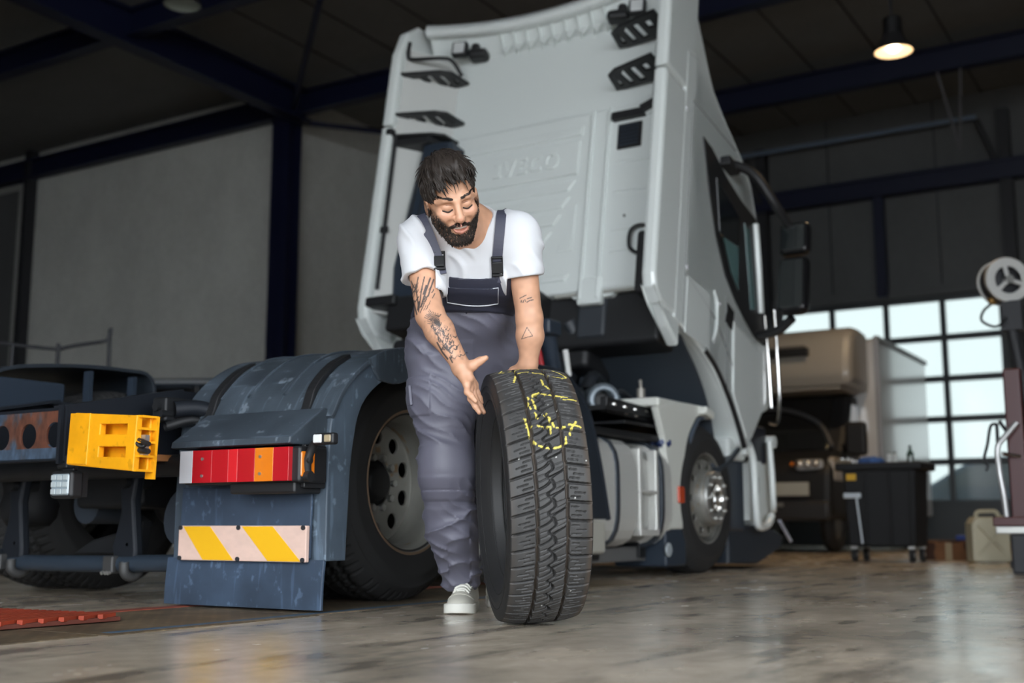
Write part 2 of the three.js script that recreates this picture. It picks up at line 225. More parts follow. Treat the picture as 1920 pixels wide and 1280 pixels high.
{ // lamp cluster
  const tl = group('tail_lamp', truck), X = -.80;
  mesh('lamp_housing', BB(-.785, -.63, .478, .612, -.435, .165, .012), BLACKP, tl);
  const secs = [[-.433, -.366, CLRL, 'clear lens'], [-.364, -.262, REDL, 'red lens'], [-.26, -.175, REDL, 'red lens'], [-.173, -.128, REDL2, 'bright red lens'], [-.126, -.040, REDL, 'red lens'], [-.038, .052, AMBL, 'orange lens'], [.054, .128, REDL, 'red lens']];
  for (const [a, b, m, l] of secs) mesh('lens', BB(X - .006, X + .05, .484, .608, a - .0008, b + .0008, .0012), m, tl, l);
  mesh('side_lens', BB(-.78, -.70, .496, .595, .13, .168, .01), AMBL, tl, 'orange side lens');
  for (const [z, y] of [[-.31, .575], [-.31, .51], [-.01, .575], [-.01, .512]]) mesh('screw', CY([X - .002, y, z], [X - .01, y, z], .006, 10), STEEL, tl);
  mesh('lamp_visor', boxUV(EX(shape([[-.60, .765], [-.625, .765], [-.805, .645], [-.81, .622], [-.79, .618], [-.60, .62]]), .62, .006).translate(0, 0, -.485), 1), CAPM, tl);
  mesh('lamp_bracket', mg(BB(-.77, -.62, .44, .49, -.2, .13, .01), BB(-.74, -.62, .46, .62, .13, .15, .005)), BLACKP, tl);
}
{ const sl = group('side_marker_lamp', truck);
  mesh('rubber_arm', mg(TU([[-.74, .50, .165], [-.75, .55, .17], [-.75, .60, .19], [-.755, .628, .22], [-.76, .632, .26]], .016), BB(-.78, -.745, .612, .655, .215, .315, .01), CY([-.75, .5, .15], [-.75, .5, .19], .02, 16), CY([-.75, .56, .15], [-.75, .56, .185], .016, 16)), BLACKP, sl);
  mesh('lens', BB(-.785, -.76, .618, .65, .222, .262, .006), mat(C(.8, .83, .85), .15, 0, { clearcoat: 1 }), sl, 'white lens'); mesh('lens', BB(-.783, -.76, .62, .648, .272, .305, .006), mat(C(.4, .32, .2), .3), sl); }
// the frame of the chassis
const railS = z => { const s = Math.sign(z + 1.25); return mg(BB(-.5, 5.0, .62, .9, z - .006, z + .006), BB(-.5, 5.0, .885, .9, z - (s > 0 ? .08 : 0), z + (s > 0 ? 0 : .08)), BB(-.5, 5.0, .62, .635, z - (s > 0 ? .08 : 0), z + (s > 0 ? 0 : .08)), EX(shape([[-.5, .62], [-.45, .9], [-.58, .885], [-1.06, .785], [-1.06, .57], [-.9, .57]]), .012).translate(0, 0, z - .006), B(.60, .012, .09, -.76, .843, z - s * .04, 0, [0, 0, .2])); };
for (const z of [-.80, -1.70]) mesh('frame_rail', railS(z), FRAME, truck);
{ const hs = [-1.55, -1.38, -1.21, -1.04, -.88].map(z => circ(-z, .675, .05));
  const cm = mesh('rear_crossmember', boxUV(EX(shape([[.81, .58], [1.68, .58], [1.68, .775], [.81, .775]], hs), .012, .002).rotateY(PI / 2).translate(-1.05, 0, 0), 1.6), RUST, truck, 'rust-patched steel crossmember with round holes');
  mesh('crossmember_flange', mg(BB(-1.05, -.99, .77, .782, -1.64, -.86), BB(-1.05, -.99, .574, .584, -1.64, -.86), BB(-1.07, -1.0, .56, .79, -.835, -.818)), FRAME, cm); }
for (const x of [.3, .95, 1.6]) mesh('crossmember', BB(x, x + .12, .64, .86, -1.64, -.86, .01), FRAME, truck);
mesh('lower_beam', mg(CY([-.72, .56, -2.3], [-.72, .56, -.3], .045), CY([.12, .5, -2.2], [.12, .5, -.35], .1), new THREE.SphereGeometry(.24, 24, 16).scale(1.2, 1, 1).translate(.12, .5, -1.25)), GREASE, truck);
mesh('orange_plate', BB(-.85, -.7, .575, .60, -.84, -.55), mat(C(.25, .10, .03), .7), truck, 'rusty orange plate');
{ const ar = group('anti_roll_bar', truck);
  mesh('bar', TU([[-.3, .2, -2.1], [-.5, .165, -1.95], [-.545, .155, -1.7], [-.55, .158, -1.2], [-.55, .165, -.85], [-.545, .17, -.70], [-.48, .19, -.58], [-.3, .22, -.5]], .036, false, 60, 16), BAR, ar);
  for (const z of [-1.76, -1.0]) {
    mesh('drop_link', mg(EX(shape([[-.065, .235], [-.05, .34], [-.035, .45], [-.055, .56], [-.05, .59], [.05, .59], [.05, .5], [.04, .40], [.06, .33], [.085, .25], [.06, .16], [.02, .13], [-.02, .135], [-.06, .16]], [circ(-.012, .262, .02)]), .05, .012).rotateY(PI / 2).translate(-.57, -.02, z - .0)), FRAME, ar);
    mesh('clamp', mg(BB(-.605, -.50, .12, .195, z - .10, z - .035, .01), TU([[-.595, .17, z + .03], [-.59, .125, z + .03], [-.55, .106, z + .03], [-.51, .125, z + .03]], .022)), mat(C(.07, .07, .07), .6, .5), ar);
    for (const k of [-.085, -.062, -.045]) mesh('bolt', CY([-.605, .125, z + k], [-.618, .121, z + k], .008, 6), STEEL, ar);
    mesh('upper_mount', mg(BB(-.6, -.46, .53, .62, z - .06, z + .06, .01), CY([-.6, .51, z - .005], [-.46, .51, z - .005], .03, 16)), GREASE, ar);
  } }
// suspension and axle behind the bar
for (const z of [-1.95, -.55]) mesh('air_spring', LA([[.0, .32], [.10, .32], [.13, .36], [.14, .42], [.12, .48], [.14, .54], [.13, .6], [.1, .63], [0, .63]], 24).translate(-.35, 0, z), GREASE, truck);
mesh('diff_guard', mg(EX(shape([[-1.42, .2], [-1.0, .2], [-.98, .34], [-1.06, .38], [-1.1, .3], [-1.3, .26]]), .06, .01).rotateY(PI / 2).translate(-.5, 0, 0).mirZ(), BB(-.45, -.2, .40, .6, -1.5, -1.05, .03)), GREASE, truck);
for (const [a, b, r] of [[[-.3, .45, -.9], [-.1, .45, -.9], .09], [[-.3, .42, -1.6], [-.1, .42, -1.6], .09], [[-.5, .36, -.74], [-.3, .34, -.72], .12]]) mesh('brake_chamber', CY(a, b, r), mat(C(.04, .05, .065), .5), truck);
mesh('air_pipe', TU([[-.7, .79, -.6], [-.6, .80, -.56], [-.5, .77, -.52], [-.36, .70, -.5], [-.2, .68, -.52]], .035), FRAME, truck); mesh('air_pipe', TU([[-.72, .72, -.62], [-.6, .75, -.57], [-.48, .68, -.53], [-.46, .55, -.55]], .02), BLACKP, truck);
mesh('rear_bracket', mg(BB(-.74, -.5, .74, .84, -.68, -.6, .01), CY([-.76, .8, -.64], [-.7, .8, -.64], .02, 6), CY([-.76, .77, -.61], [-.7, .77, -.61], .016, 6)), GREASE, truck);
{ // yellow wheel chock hung on the frame
  const ck = group('wheel_chock', truck); ck.position.set(-1.10, .640, -.500); ck.rotation.set(.045, -.06, 0); ck.scale.set(.9, .86, .86);
  const slot = (y) => [[-.02, y - .022], [.165, y - .022], [.165, y + .022], [-.02, y + .022]];
  const front = EX(shape([[-.235, -.115], [.225, -.135], [.225, .1], [-.205, .115]], [slot(.042), slot(-.055)]), .03, .004).rotateY(-PI / 2); mesh('chock_face', boxUV(front.translate(.0, 0, 0), 2), YEL, ck);
  mesh('chock_back', boxUV(EX(shape([[-.235, -.115], [.225, -.135], [.225, .1], [-.205, .115]]), .012, .003).rotateY(-PI / 2).translate(.05, 0, 0), 2), YEL, ck);
  mesh('chock_lip', boxUV(BB(-.036, -.028, -.112, .112, -.232, -.09, .003), 2), YEL, ck);
  for (const y of [-.13, -.07, -.01, .045, .097]) mesh('chock_rib', boxUV(BB(-.02, .06, y - .005, y + .005, .20, .25), 2), YEL, ck);
  mesh('chock_side', boxUV(BB(.05, .062, -.165, .1, .20, .254), 2), YEL, ck);
  mesh('chock_clip', mg(BB(-.0, .02, -.065, .02, .216, .252)), STEEL, ck); mesh('clip_catch', mg(CY([-.01, -.0, .21], [-.01, -.02, .29], .011, 8), TU([[-.01, .015, .205], [-.02, -.015, .22], [-.01, -.03, .25], [0, -.01, .27]], .008), CY([-.005, -.045, .22], [-.005, -.05, .285], .012, 8)), BLACKP, ck);
}
{ const wl = group('work_lamp', truck);  wl.position.set(-1.05, .478, -.785); wl.scale.set(1.1, 1.12, 1.12);
  mesh('lamp_housing', B(.055, .095, .115, 0, 0, 0, .014), BLACKP, wl); mesh('lamp_lens', B(.02, .075, .092, -.022, 0, 0, .008), mat(C(.28, .34, .37), .18, 0, { clearcoat: 1 }), wl, 'clear lens');
  for (let i = 0; i < 3; i++) for (let j = 0; j < 3; j++) mesh('led', B(.004, .018, .024, -.033, .024 - i * .024, -.03 + j * .03, .002), mat(C(.42, .47, .48), .2), wl);
  mesh('lamp_bracket', mg(B(.02, .03, .06, .01, .062, 0, .005), CY([0, .065, -.045], [0, .065, .045], .01), CY([0, .1, 0], [0, .06, 0], .012)), BLACKP, wl);
  for (let i = 0; i < 5; i++) mesh('cooling_fin', B(.03, .085, .006, .035, 0, -.044 + i * .022), BLACKP, wl); }
// mudguard on the far side
mesh('mudguard', shellGeo([[-.72, .88], [-.70, 1.0], [-.62, 1.06], [-.28, 1.12], [.10, 1.14], [.27, 1.13], [.32, 1.07], [.325, .9]], .02, -2.64, -1.86, 60), mat(C(.02, .026, .034), .5), truck, 'dark mudguard over the far rear wheel');
for (const x of [-.12, .16]) mesh('mudguard_gusset', BB(x, x + .02, .86, 1.10, -1.9, -1.85), BLUEB, truck); mesh('mudguard_side', BB(-.72, -.26, .86, 1.02, -1.88, -1.85, .02), BLUEB, truck);
// catwalk, side skirt, tank, arch panel
mesh('skirt_panel', boxUV(mg(shellGeo([[1.0, 1.16], [1.45, 1.17], [1.62, 1.15], [1.85, 1.0], [2.0, .72], [2.12, .36]], .02, -.6, -.03, 40), EX(shape([[1.0, .36], [2.12, .36], ...curvePts([[2.12, .36], [2.0, .72], [1.85, 1.0], [1.62, 1.15], [1.45, 1.17], [1.0, 1.16]], 30)]), .02, .004).translate(0, 0, -.06)), 1), mat(C(.018, .024, .034), .45), truck, 'dark curved side skirt');
mesh('skirt_base', BB(1.0, 2.1, .16, .36, -.6, -.05, .03), mat(C(.42, .41, .36), .5), truck);
{ const tk = group('fuel_tank', truck);
  const prof = []; for (let i = 0; i < 40; i++) { const a = i / 40 * 2 * PI, c = Math.cos(a), s = Math.sin(a), p = 4; const r = 1 / Math.pow(Math.abs(c) ** p + Math.abs(s) ** p, 1 / p); prof.push([r * c * .31, r * s * .335]); }
  const end = prof.map(p => [p[0] * .93, p[1] * .93]);
  const hole = [[-.11, -.10], [.11, -.10], [.11, .26], [-.11, .26]];
  mesh('tank_body', EX(shape(prof), .58, .03).rotateY(PI / 2).mirZ().translate(1.96, .525, -.36), ALU, tk);
  mesh('tank_end', EX(shape(prof), .24, .05).rotateY(PI / 2).mirZ().translate(2.84, .525, -.36), ALU, tk);
  mesh('tank_middle', EX(shape(end.map(p => [p[0] * .96, p[1]])), .34, .01).rotateY(PI / 2).mirZ().translate(2.52, .525, -.38), mat(C(.40, .40, .38), .42, .4), tk);
  mesh('step_recess', mg(BB(2.56, 2.84, .52, .54, -.2, -.05, .006), BB(2.56, 2.60, .26, .80, -.12, -.052, .01), BB(2.80, 2.84, .26, .80, -.12, -.052, .01), BB(2.56, 2.84, .26, .30, -.2, -.05, .006)), ALU, tk);
  for (const x of [2.22, 2.86]) mesh('tank_strap', EX(shape(prof.map(p => [p[0] * 1.03, p[1] * 1.03])), .05, .006).rotateY(PI / 2).mirZ().translate(x, .525, -.36), mat(C(.05, .06, .075), .4, .3), tk);
  mesh('tank_cap', LA([[0, .05], [.05, .05], [.055, .03], [.055, 0]], 24).translate(2.35, .85, -.3), STEEL, tk);
  for (const x of [2.2, 2.85]) mesh('tank_bracket', BB(x, x + .1, .12, .24, -.6, -.2, .01), GREASE, tk);
}
mesh('lower_rail', BB(1.1, 3.0, .10, .19, -.55, -.22, .01), mat(C(.16, .16, .16), .6, .3), truck);
mesh('tank_cradle', BB(2.05, 3.0, .86, .9, -.62, -.1, .01), GREASE, truck);
mesh('filler_cap', mg(LA([[0, .05], [.045, .05], [.06, .04], [.06, 0], [0, 0]], 12).rotateX(.5), ...[0, 1, 2, 3, 4].map(i => CY([0, .02, 0], [.072 * Math.cos(i * 1.257), .02, .072 * Math.sin(i * 1.257)], .018, 8))).translate(3.02, .84, -.12), mat(C(.01, .03, .12), .4), truck, 'dark blue filler cap');
mesh('arch_panel', mg(EX(shape([...curvePts([[2.86, 1.08], [3.2, 1.14], [3.62, 1.15]], 10), [3.62, 1.10], ...curvePts([[3.5, 1.05], [3.36, .92], [3.27, .72], [3.235, .5], [3.235, .3]], 20), [3.0, .3], [3.0, .7], [2.96, .9]]), .05, .012).translate(0, 0, -.11), BB(2.9, 3.6, 1.09, 1.15, -.5, -.07, .02), B(.16, .06, .16, 3.62, 1.1, -.08, .02, [0, 0, -.2])), mat(C(.66, .67, .62), .4), truck, 'cream plastic panel behind the front wheel');
mesh('arch_liner', shellGeo([[3.28, .3], [3.275, .5], [3.31, .72], [3.40, .92], [3.54, 1.05], [3.7, 1.09]], .02, -.34, -.055, 30), mat(C(.08, .10, .13), .45), truck);
mesh('reflector', BB(3.15, 3.24, .47, .58, -.07, -.045, .008), mat(C(.55, .06, .012), .25, 0, { clearcoat: .6 }), truck, 'orange side reflector');
mesh('front_mud_flap', BB(2.98, 3.30, .06, .31, -.45, -.07, .02), mat(C(.022, .034, .052), .5), truck); mesh('flap_eye', mg(LZ([[.012, 0], [.045, 0], [.045, .012], [.03, .02], [.012, .012]], 20).translate(2.99, .17, -.068)), mat(C(.45, .5, .53), .4, .3), truck);
// battery cover with chromed bolts, catwalk bits and the engine under the cab
mesh('catwalk', mg(BB(2.3, 3.8, 1.02, 1.05, -.75, -.15), BB(2.5, 3.9, .95, .97, -.6, -.12, .004)), BLACKP, truck);
mesh('valve_plate', B(.98, .10, .05, 2.86, 1.045, -.20, .01, [0, 0, -.03]), BLACKP, truck);
for (const [x, y] of [[2.46, 1.066], [2.47, 1.032], [2.61, 1.062], [2.62, 1.028], [2.76, 1.058], [2.77, 1.024], [2.92, 1.05], [3.07, 1.045]]) mesh('bolt', LZ([[0, .02], [.012, .018], [.019, .005], [.019, 0]], 14).translate(x, y, -.175), CHROME, truck);
mesh('air_intake_ring', LZ([[.06, -.03], [.06, .05], [.075, .065], [.105, .06], [.115, .03], [.115, -.12]], 40).rotateY(-.85).translate(2.79, 1.13, -.42), mat(C(.18, .21, .24), .35, .4), truck, 'grey round intake pipe mouth'); mesh('intake_throat', CY([0, 0, -.08], [0, 0, -.03], .1, 24).rotateY(-.85).translate(2.79, 1.13, -.42), BLACKP, truck);
mesh('engine_block', mg(BB(2.9, 4.5, .6, 1.25, -1.65, -.85, .04), BB(3.0, 4.2, 1.25, 1.42, -1.55, -1.0, .04), BB(2.4, 3.0, .6, 1.1, -1.5, -1.0, .05), BB(1.3, 2.3, .92, 1.0, -1.6, -.9, .02)), GREASE, truck);
mesh('engine_pipes', mg(TU([[2.9, 1.2, -.6], [3.1, 1.33, -.65], [3.4, 1.32, -.75], [3.7, 1.2, -.8]], .05), TU([[3.05, 1.12, -.5], [3.2, 1.24, -.5], [3.4, 1.2, -.5], [3.6, 1.14, -.5]], .018), TU([[2.7, 1.2, -.7], [2.75, 1.35, -.8], [3.0, 1.4, -.9], [3.3, 1.38, -.95]], .07)), mat(C(.035, .04, .048), .45, .3), truck);
mesh('filter_bowl', mg(CY([3.38, 1.15, -.42], [3.38, 1.27, -.42], .03), CY([3.38, 1.27, -.42], [3.37, 1.33, -.42], .012), new THREE.SphereGeometry(.04, 16, 12).translate(3.38, 1.17, -.4)), mat(C(.30, .28, .25), .4, .4), truck);
for (let k = 0; k < 3; k++) mesh('air_coil', TU([[2.05 + k * .05, 1.62, -.62], [2.08 + k * .05, 1.4, -.55], [2.1 + k * .045, 1.2, -.52], [2.15 + k * .05, 1.02, -.55]], .016), mat(C(.38, .012, .016), .35), truck, 'red coiled air hose');
mesh('cab_strut', mg(CY([2.28, 1.55, -.55], [2.55, 1.02, -.6], .055), BB(2.2, 2.36, 1.5, 1.6, -.62, -.48, .02), CY([2.5, 1.12, -.58], [2.62, 1.08, -.58], .04)), BLUEB, truck); mesh('strut_highlight', CY([2.40, 1.42, -.48], [2.48, 1.27, -.50], .018, 12), mat(C(.8, .8, .78), .3), truck, 'highlight on the strut made as a pale rod');  // pale rod paints the white highlight on the cab strut
mesh('gear_linkage', mg(TU([[1.9, 1.2, -.9], [2.2, 1.3, -.85], [2.5, 1.28, -.8], [2.7, 1.22, -.7]], .03), CY([2.55, 1.16, -.5], [2.62, 1.16, -.5], .045), BB(2.45, 2.7, 1.0, 1.12, -.7, -.45, .02)), mat(C(.05, .06, .07), .4, .5), truck);
// front step well and bumper corner
{ const st = group('step_well', truck);
  mesh('step_frame', mg(TU([[4.38, .93, -.02], [4.42, .9, -.02], [4.48, .78, -.015], [4.50, .45, -.015], [4.55, .32, -.015], [4.75, .33, -.015], [4.86, .40, -.02]], .03, false, 60), TU([[4.92, .98, -.04], [4.93, .7, -.03], [4.94, .5, -.03], [5.0, .44, -.05]], .025)), CABW, st);
  mesh('step_liner', BB(4.56, 4.84, .36, .82, -.16, -.08, .01), CABW2, st); mesh('step_shade_block', BB(4.6, 4.72, .56, .70, -.10, -.06, .01), BLACKP, st, 'black block standing in for shade in the step well');  // solid black block puts the shade of the step gap into colour
  mesh('step_block', BB(4.0, 4.5, .28, .82, -.6, -.1, .03), BLUEB, st); mesh('bumper_corner', mg(BB(4.1, 4.45, .80, .97, -.4, -.06, .03), BB(4.35, 4.46, .84, 1.0, -.08, -.02, .02)), CABW2, st);
  mesh('hinge_box', BB(4.5, 4.98, .80, 1.10, -.5, -.08, .03), mat(C(.008, .01, .018), .4), st); mesh('hinge_cap', CY([5.0, .98, -.1], [5.0, .98, -.02], .05), CABW2, st);
  mesh('lower_apron', EX(shape([[4.2, .05], [4.8, .03], [5.35, .14], [5.42, .24], [5.0, .34], [4.2, .30]]), .5, .02).translate(0, 0, -.62), mat(C(.02, .028, .04), .5), st); mesh('stay_rod', CY([5.16, .36, -.06], [5.42, .20, -.06], .014, 10), mat(C(.35, .36, .42), .4), st); }
mesh('front_bumper', BB(4.75, 5.15, .3, 1.0, -2.4, -.1, .06), CABW2, truck);
// ---------- the tilted cab: s along X, t along Y ----------
const cab = group('cab', truck); cab.position.set(2.7, 1.8, 0); cab.rotation.z = -10 * PI / 180;
{
  const side = [[.34, -.06], [.34, 1.95], ...curvePts([[.34, 1.96], [.55, 1.99], [.75, 1.93], [1.05, 1.78], [1.35, 1.66], [1.62, 1.52], [1.80, 1.25], [1.98, .75], [2.12, .3], [2.2, -.1], [2.18, -.2]], 40), [2.05, -.27], [1.86, -.5], [1.72, -.62], ...curvePts([[1.66, -.60], [1.53, -.49], [1.33, -.35], [1.06, -.21], [.8, -.13], [.55, -.09]], 20)];
  const full = (x0, z0, z1, b = .05) => EX(shape(side.map(p => [Math.max(p[0], x0), p[1]])), z1 - z0, b).translate(0, 0, z0);
  mesh('cab_shell', full(.46, -2.45, 0), CABW, cab);
  mesh('cab_side_skin', EX(shape(side), .05, .012).translate(0, 0, -.05), CABW, cab); mesh('cab_side_skin', EX(shape(side), .05, .012).translate(0, 0, -2.45), CABW, cab);
  // rear wall
  mesh('upper_wall', BB(.40, .48, 1.60, 2.36, -2.32, -.06, .02), CABW2, cab);
  mesh('lower_wall', mg(BB(.34, .48, .2, 1.625, -2.2, -.12, .03), EX(shape([[-1.05, .24], [-.92, .24], [-.78, .16], [-.5, .16], [-.44, .22], [-.12, .2], [-.12, .3], [-1.05, .3]]), .1).rotateY(-PI / 2).translate(.47, 0, 0)), CABW2, cab);
  const rib = (t, z0, z1, h = .045, cut = .05, d = .014) => mesh('wall_rib', EX(shape([[z0, t - h], [z1 - cut, t - h], [z1, t + h], [z0, t + h]]), d * 2, d * .9).rotateY(-PI / 2).translate(.34 + d, 0, 0), CABW2, cab);
  rib(1.47, -1.85, -.80, .035, .01); 
  [[1.04, -.83], [.91, -.87], [.78, -.93], [.65, -1.0], [.52, -1.07]].forEach(([t, z]) => rib(t, -2.1, z, .042, .06));
  rib(.32, -2.1, -.83, .025, .03);
  mesh('wall_rib', EX(shape([[-.95, .52], [-.82, .52], [-.81, .88]]), .024, .011).rotateY(-PI / 2).translate(.354, 0, 0), CABW2, cab);
  mesh('name_panel', BB(.326, .35, 1.12, 1.40, -1.85, -.82, .012), CABW2, cab);
  mesh('embossed_lettering', (() => { const g = new TextGeometry('IVECO', { font, size: .125, depth: .012, curveSegments: 8, bevelEnabled: true, bevelThickness: .003, bevelSize: .003, bevelSegments: 1 }); g.computeBoundingBox(); const b = g.boundingBox; g.translate(-(b.min.x + b.max.x) / 2, 0, 0).scale(1.12, 1, 1).rotateY(-PI / 2); return g.translate(.329, 1.20, -1.27); })(), CABW2, cab, 'raised letters in the white rear wall');
  mesh('wall_channel', mg(BB(.318, .36, .14, 1.62, -.735, -.715, .008), BB(.318, .36, .14, 1.62, -.60, -.58, .008), BB(.325, .40, .10, .3, -.75, -.56, .02)), CABW2, cab);
  for (const t of [1.16, .93, .64, .48]) rib(t, -.52, -.19, .012, .0, .01);
  mesh('wall_shoulder', EX(shape([[-.40, 1.50], [-.14, 1.50], [-.14, 1.70], [-.30, 1.64], [-.40, 1.6]]), .12, .02).rotateY(-PI / 2).translate(.44, 0, 0), CABW2, cab);
  for (const [t, z] of [[.735, -.42], [.745, -.24]]) mesh('rivet', CY([.345, t, z], [.33, t, z], .009, 10), DARK, cab);
  { const v = mesh('vent_frame', B(.02, .2, .19, .335, 1.36, -.42, .008), BLACKP, cab, 'black louvred vent'); for (let i = 0; i < 6; i++) mesh('vent_slat', B(.012, .012, .15, .322, 1.29 + i * .028, -.42, .003), BLUEB, cab); }
  mesh('wall_bracket', mg(BB(.29, .35, 1.49, 1.55, -.56, -.30, .008), B(.06, .05, .22, .30, 1.57, -.22, .008, [-.35, 0, 0]), BB(.12, .35, 1.5, 1.95, -.16, -.1, .02)), BLACKP, cab, 'black hinge bracket');
  mesh('grab_handle', TU([[.33, .62, -.19], [.30, .63, -.28], [.29, .60, -.335], [.28, .53, -.345], [.29, .46, -.335], [.30, .42, -.27], [.33, .41, -.19]], .013, false, 60), BLACKP, cab);
  mesh('fairing_latch', BB(.10, .28, .05, .50, -.2, -.11, .03), BLACKP, cab);
  // side fairings
  const fair = [[.0, .14], [.0, 1.64], [.36, 1.64], [.36, -.04], [.12, -.03], [.03, .04]], fairU = [[.0, 1.66], [.0, 2.30], [.06, 2.52], [.2, 2.66], [.5, 2.7], [.5, 1.98], [.36, 1.94], [.36, 1.66]];
  for (const [z, s] of [[-.10, 1], [-2.45, -1]]) {
    mesh('side_fairing', EX(shape(fair), .10, .028).translate(0, 0, z), CABW, cab); mesh('roof_fairing_side', EX(shape(fairU), .10, .028).translate(0, 0, z), CABW, cab);
    mesh('fairing_corner', EX(shape([[.02, .05], [.12, -.02], [.44, -.04], [.44, -.22], [.28, -.14], [.1, .0]]), .09, .02).translate(0, 0, z + .005), CABW, cab);
  }
  const inner = mat(C(.50, .51, .49), .5);
  mesh('fairing_inner', EX(shape([[.06, -2.36], [.42, -2.02], [.42, -2.1], [.06, -2.4]]), 2.25).rotateX(-PI / 2).mirZ().translate(0, .12, 0), inner, cab);
  mesh('seal_rail', mg(TU([[.05, 1.58, -2.33], [.06, 1.0, -2.33], [.07, .30, -2.33]], .016), B(.03, .05, .09, .05, .78, -2.33, .01)), BLACKP, cab); mesh('seal_foot', BB(.0, .3, .14, .22, -2.38, -2.1, .02), BLACKP, cab); mesh('seal_clip', B(.06, .05, .06, .02, 1.60, -2.36, .01), BLACKP, cab);
  mesh('air_intake_tower', mg(EX(shape([[-2.24, .2], [-1.7, .2], [-1.86, 1.5], [-2.12, 1.52], [-2.27, .5]]), .22, .03).rotateY(-PI / 2).translate(.36, 0, 0)), BLUEB, cab, 'dark blue air intake tower'); for (const z of [-2.14, -2.06]) mesh('tower_groove', B(.01, .62, .014, .138, 1.05, z, .003, [.11, 0, 0]), BLACKP, cab);
  mesh('tower_base', mg(BB(.05, .5, -.05, .22, -2.2, -1.0, .03), BB(.1, .5, -.3, -.1, -2.15, -1.2, .04)), BLACKP, cab);
  // open brackets between fairing and wall
  const brk = (t, pts, holes) => mesh('fairing_bracket', EX(shape(pts, holes), .022, .004).rotateX(-PI / 2).mirZ().translate(0, t, 0), BLACKP, cab, 'black open bracket');
  const L = (dz = 0) => [[[.03, -2.36], [.12, -2.03], [.18, -1.95], [.38, -1.92], [.39, -2.0], [.36, -2.34], [.30, -2.36]].map(p => [p[0], p[1] + dz]), [[[.14, -2.09], [.2, -2.04], [.34, -2.05], [.34, -2.1]], [[.13, -2.19], [.14, -2.13], [.33, -2.14], [.32, -2.2]], [[.12, -2.29], [.13, -2.23], [.22, -2.23], [.22, -2.29]], [[.17, -1.99], [.22, -1.98], [.34, -1.97], [.34, -2.01], [.23, -2.0]]].map(h => h.map(p => [p[0], p[1] + dz]))];
  for (const t of [2.12, 1.76]) { brk(t, ...L()); const [p, h] = L(); const m = q => [q[0], -2.45 - q[1] - .05]; brk(t === 2.12 ? 2.13 : 1.78, p.map(m).reverse(), h.map(x => x.map(m).reverse())); }
  brk(1.57, ...L());
  mesh('tower_hood', EX(shape([[.06, -2.36], [.1, -2.05], [.36, -1.95], [.36, -2.36]]), .06, .01).rotateX(-PI / 2).mirZ().translate(0, 1.50, 0), BLACKP, cab);
  mesh('bent_rod', TU([[.06, 2.42, -2.32], [.06, 2.30, -2.32], [.08, 2.27, -2.28], [.14, 2.26, -2.05], [.2, 2.25, -1.98], [.3, 2.16, -1.94]], .016, false, 60), BLACKP, cab);
  // spoiler lip over the wall
  const lipPts = []; for (let i = 0; i <= 40; i++) { const z = -2.28 + i / 40 * 2.2, c = (z + 1.2) / 1.08; lipPts.push([.30 - .06 * c * c, 2.50 + .10 * c * c, z]); }
  const lip = (() => { const pos = [], idx = [], m = 6; const sec = [[-.05, .05], [-.06, -.01], [-.03, -.05], [.05, -.04], [.12, .03], [.14, .10]]; lipPts.forEach(p => sec.forEach(q => pos.push(p[0] + q[0], p[1] + q[1], p[2]))); for (let i = 0; i < 40; i++) for (let j = 0; j < m; j++) { const a = i * m + j, b = i * m + (j + 1) % m; idx.push(a, a + m, b, b, a + m, b + m); } const g = new THREE.BufferGeometry(); g.setAttribute('position', new THREE.Float32BufferAttribute(pos, 3)); g.setIndex(idx); g.computeVertexNormals(); return g; })();
  mesh('spoiler_lip', lip, CABW, cab);
  mesh('spoiler_underside', (() => { const pos = [], idx = []; lipPts.forEach(p => pos.push(p[0] + .02, p[1] - .03, p[2], .42, 2.30, p[2], .44, 2.30, p[2], p[0] + .06, p[1] - .01, p[2])); for (let i = 0; i < 40; i++) for (let j = 0; j < 4; j++) { const a = i * 4 + j, b = i * 4 + (j + 1) % 4; idx.push(a, a + 4, b, b, a + 4, b + 4); } const g = new THREE.BufferGeometry(); g.setAttribute('position', new THREE.Float32BufferAttribute(pos, 3)); g.setIndex(idx); g.computeVertexNormals(); return g; })(), CABW2, cab);
  for (let i = 0; i < 9; i++) { const z = -1.62 + i * .115, p = lipPts[Math.round((z + 2.28) / 2.2 * 40)]; mesh('spoiler_rib', EX(shape([[p[0] + .0, p[1] - .05], [.405, 2.285], [.405, 2.33], [p[0] + .03, p[1] - .02]]), .01).translate(0, 0, z), CABW2, cab); mesh('spoiler_gusset', EX(shape([[0, 0], [.10, 0], [.05, -.07]]), .008).rotateY(PI / 2).translate(.345, 2.37, z + .10), CABW2, cab); }
  mesh('spoiler_top', EX(shape([[.42, 2.55], [.5, 2.68], [.9, 2.2], [1.3, 1.7], [.5, 1.9]]), 2.3, .05).translate(0, 0, -2.38), CABW, cab);
  for (const [z, t, y] of [[-1.9, 2.36, 1], [-.46, 2.36, -1]]) { const w = group('spoiler_work_lamp', cab); w.position.set(.27, t, z); w.rotation.set(0, .25, 0);
    mesh('lamp_housing', mg(B(.07, .13, .13, 0, .02, -y * .06, .02), B(.12, .08, .16, .04, -.02, y * .09, .03), B(.08, .13, .07, .04, .02, y * .06, .03)), BLACKP, cab).applyMatrix4(w.matrix.compose(w.position, w.quaternion, w.scale)); 
    mesh('lamp_lens', B(.02, .095, .095, -.032, .02, -y * .06, .012), mat(C(.55, .57, .57), .2, 0, { clearcoat: 1 }), cab, 'clear lens').applyMatrix4(w.matrix); cab.remove(w); }
  // door: window, glass, lines, handle, trim
  const sk = (name, pts, d, m, z = 0, label) => mesh(name, EX(shape(pts), d, Math.min(.004, d / 3)).translate(0, 0, z), m, cab, label);
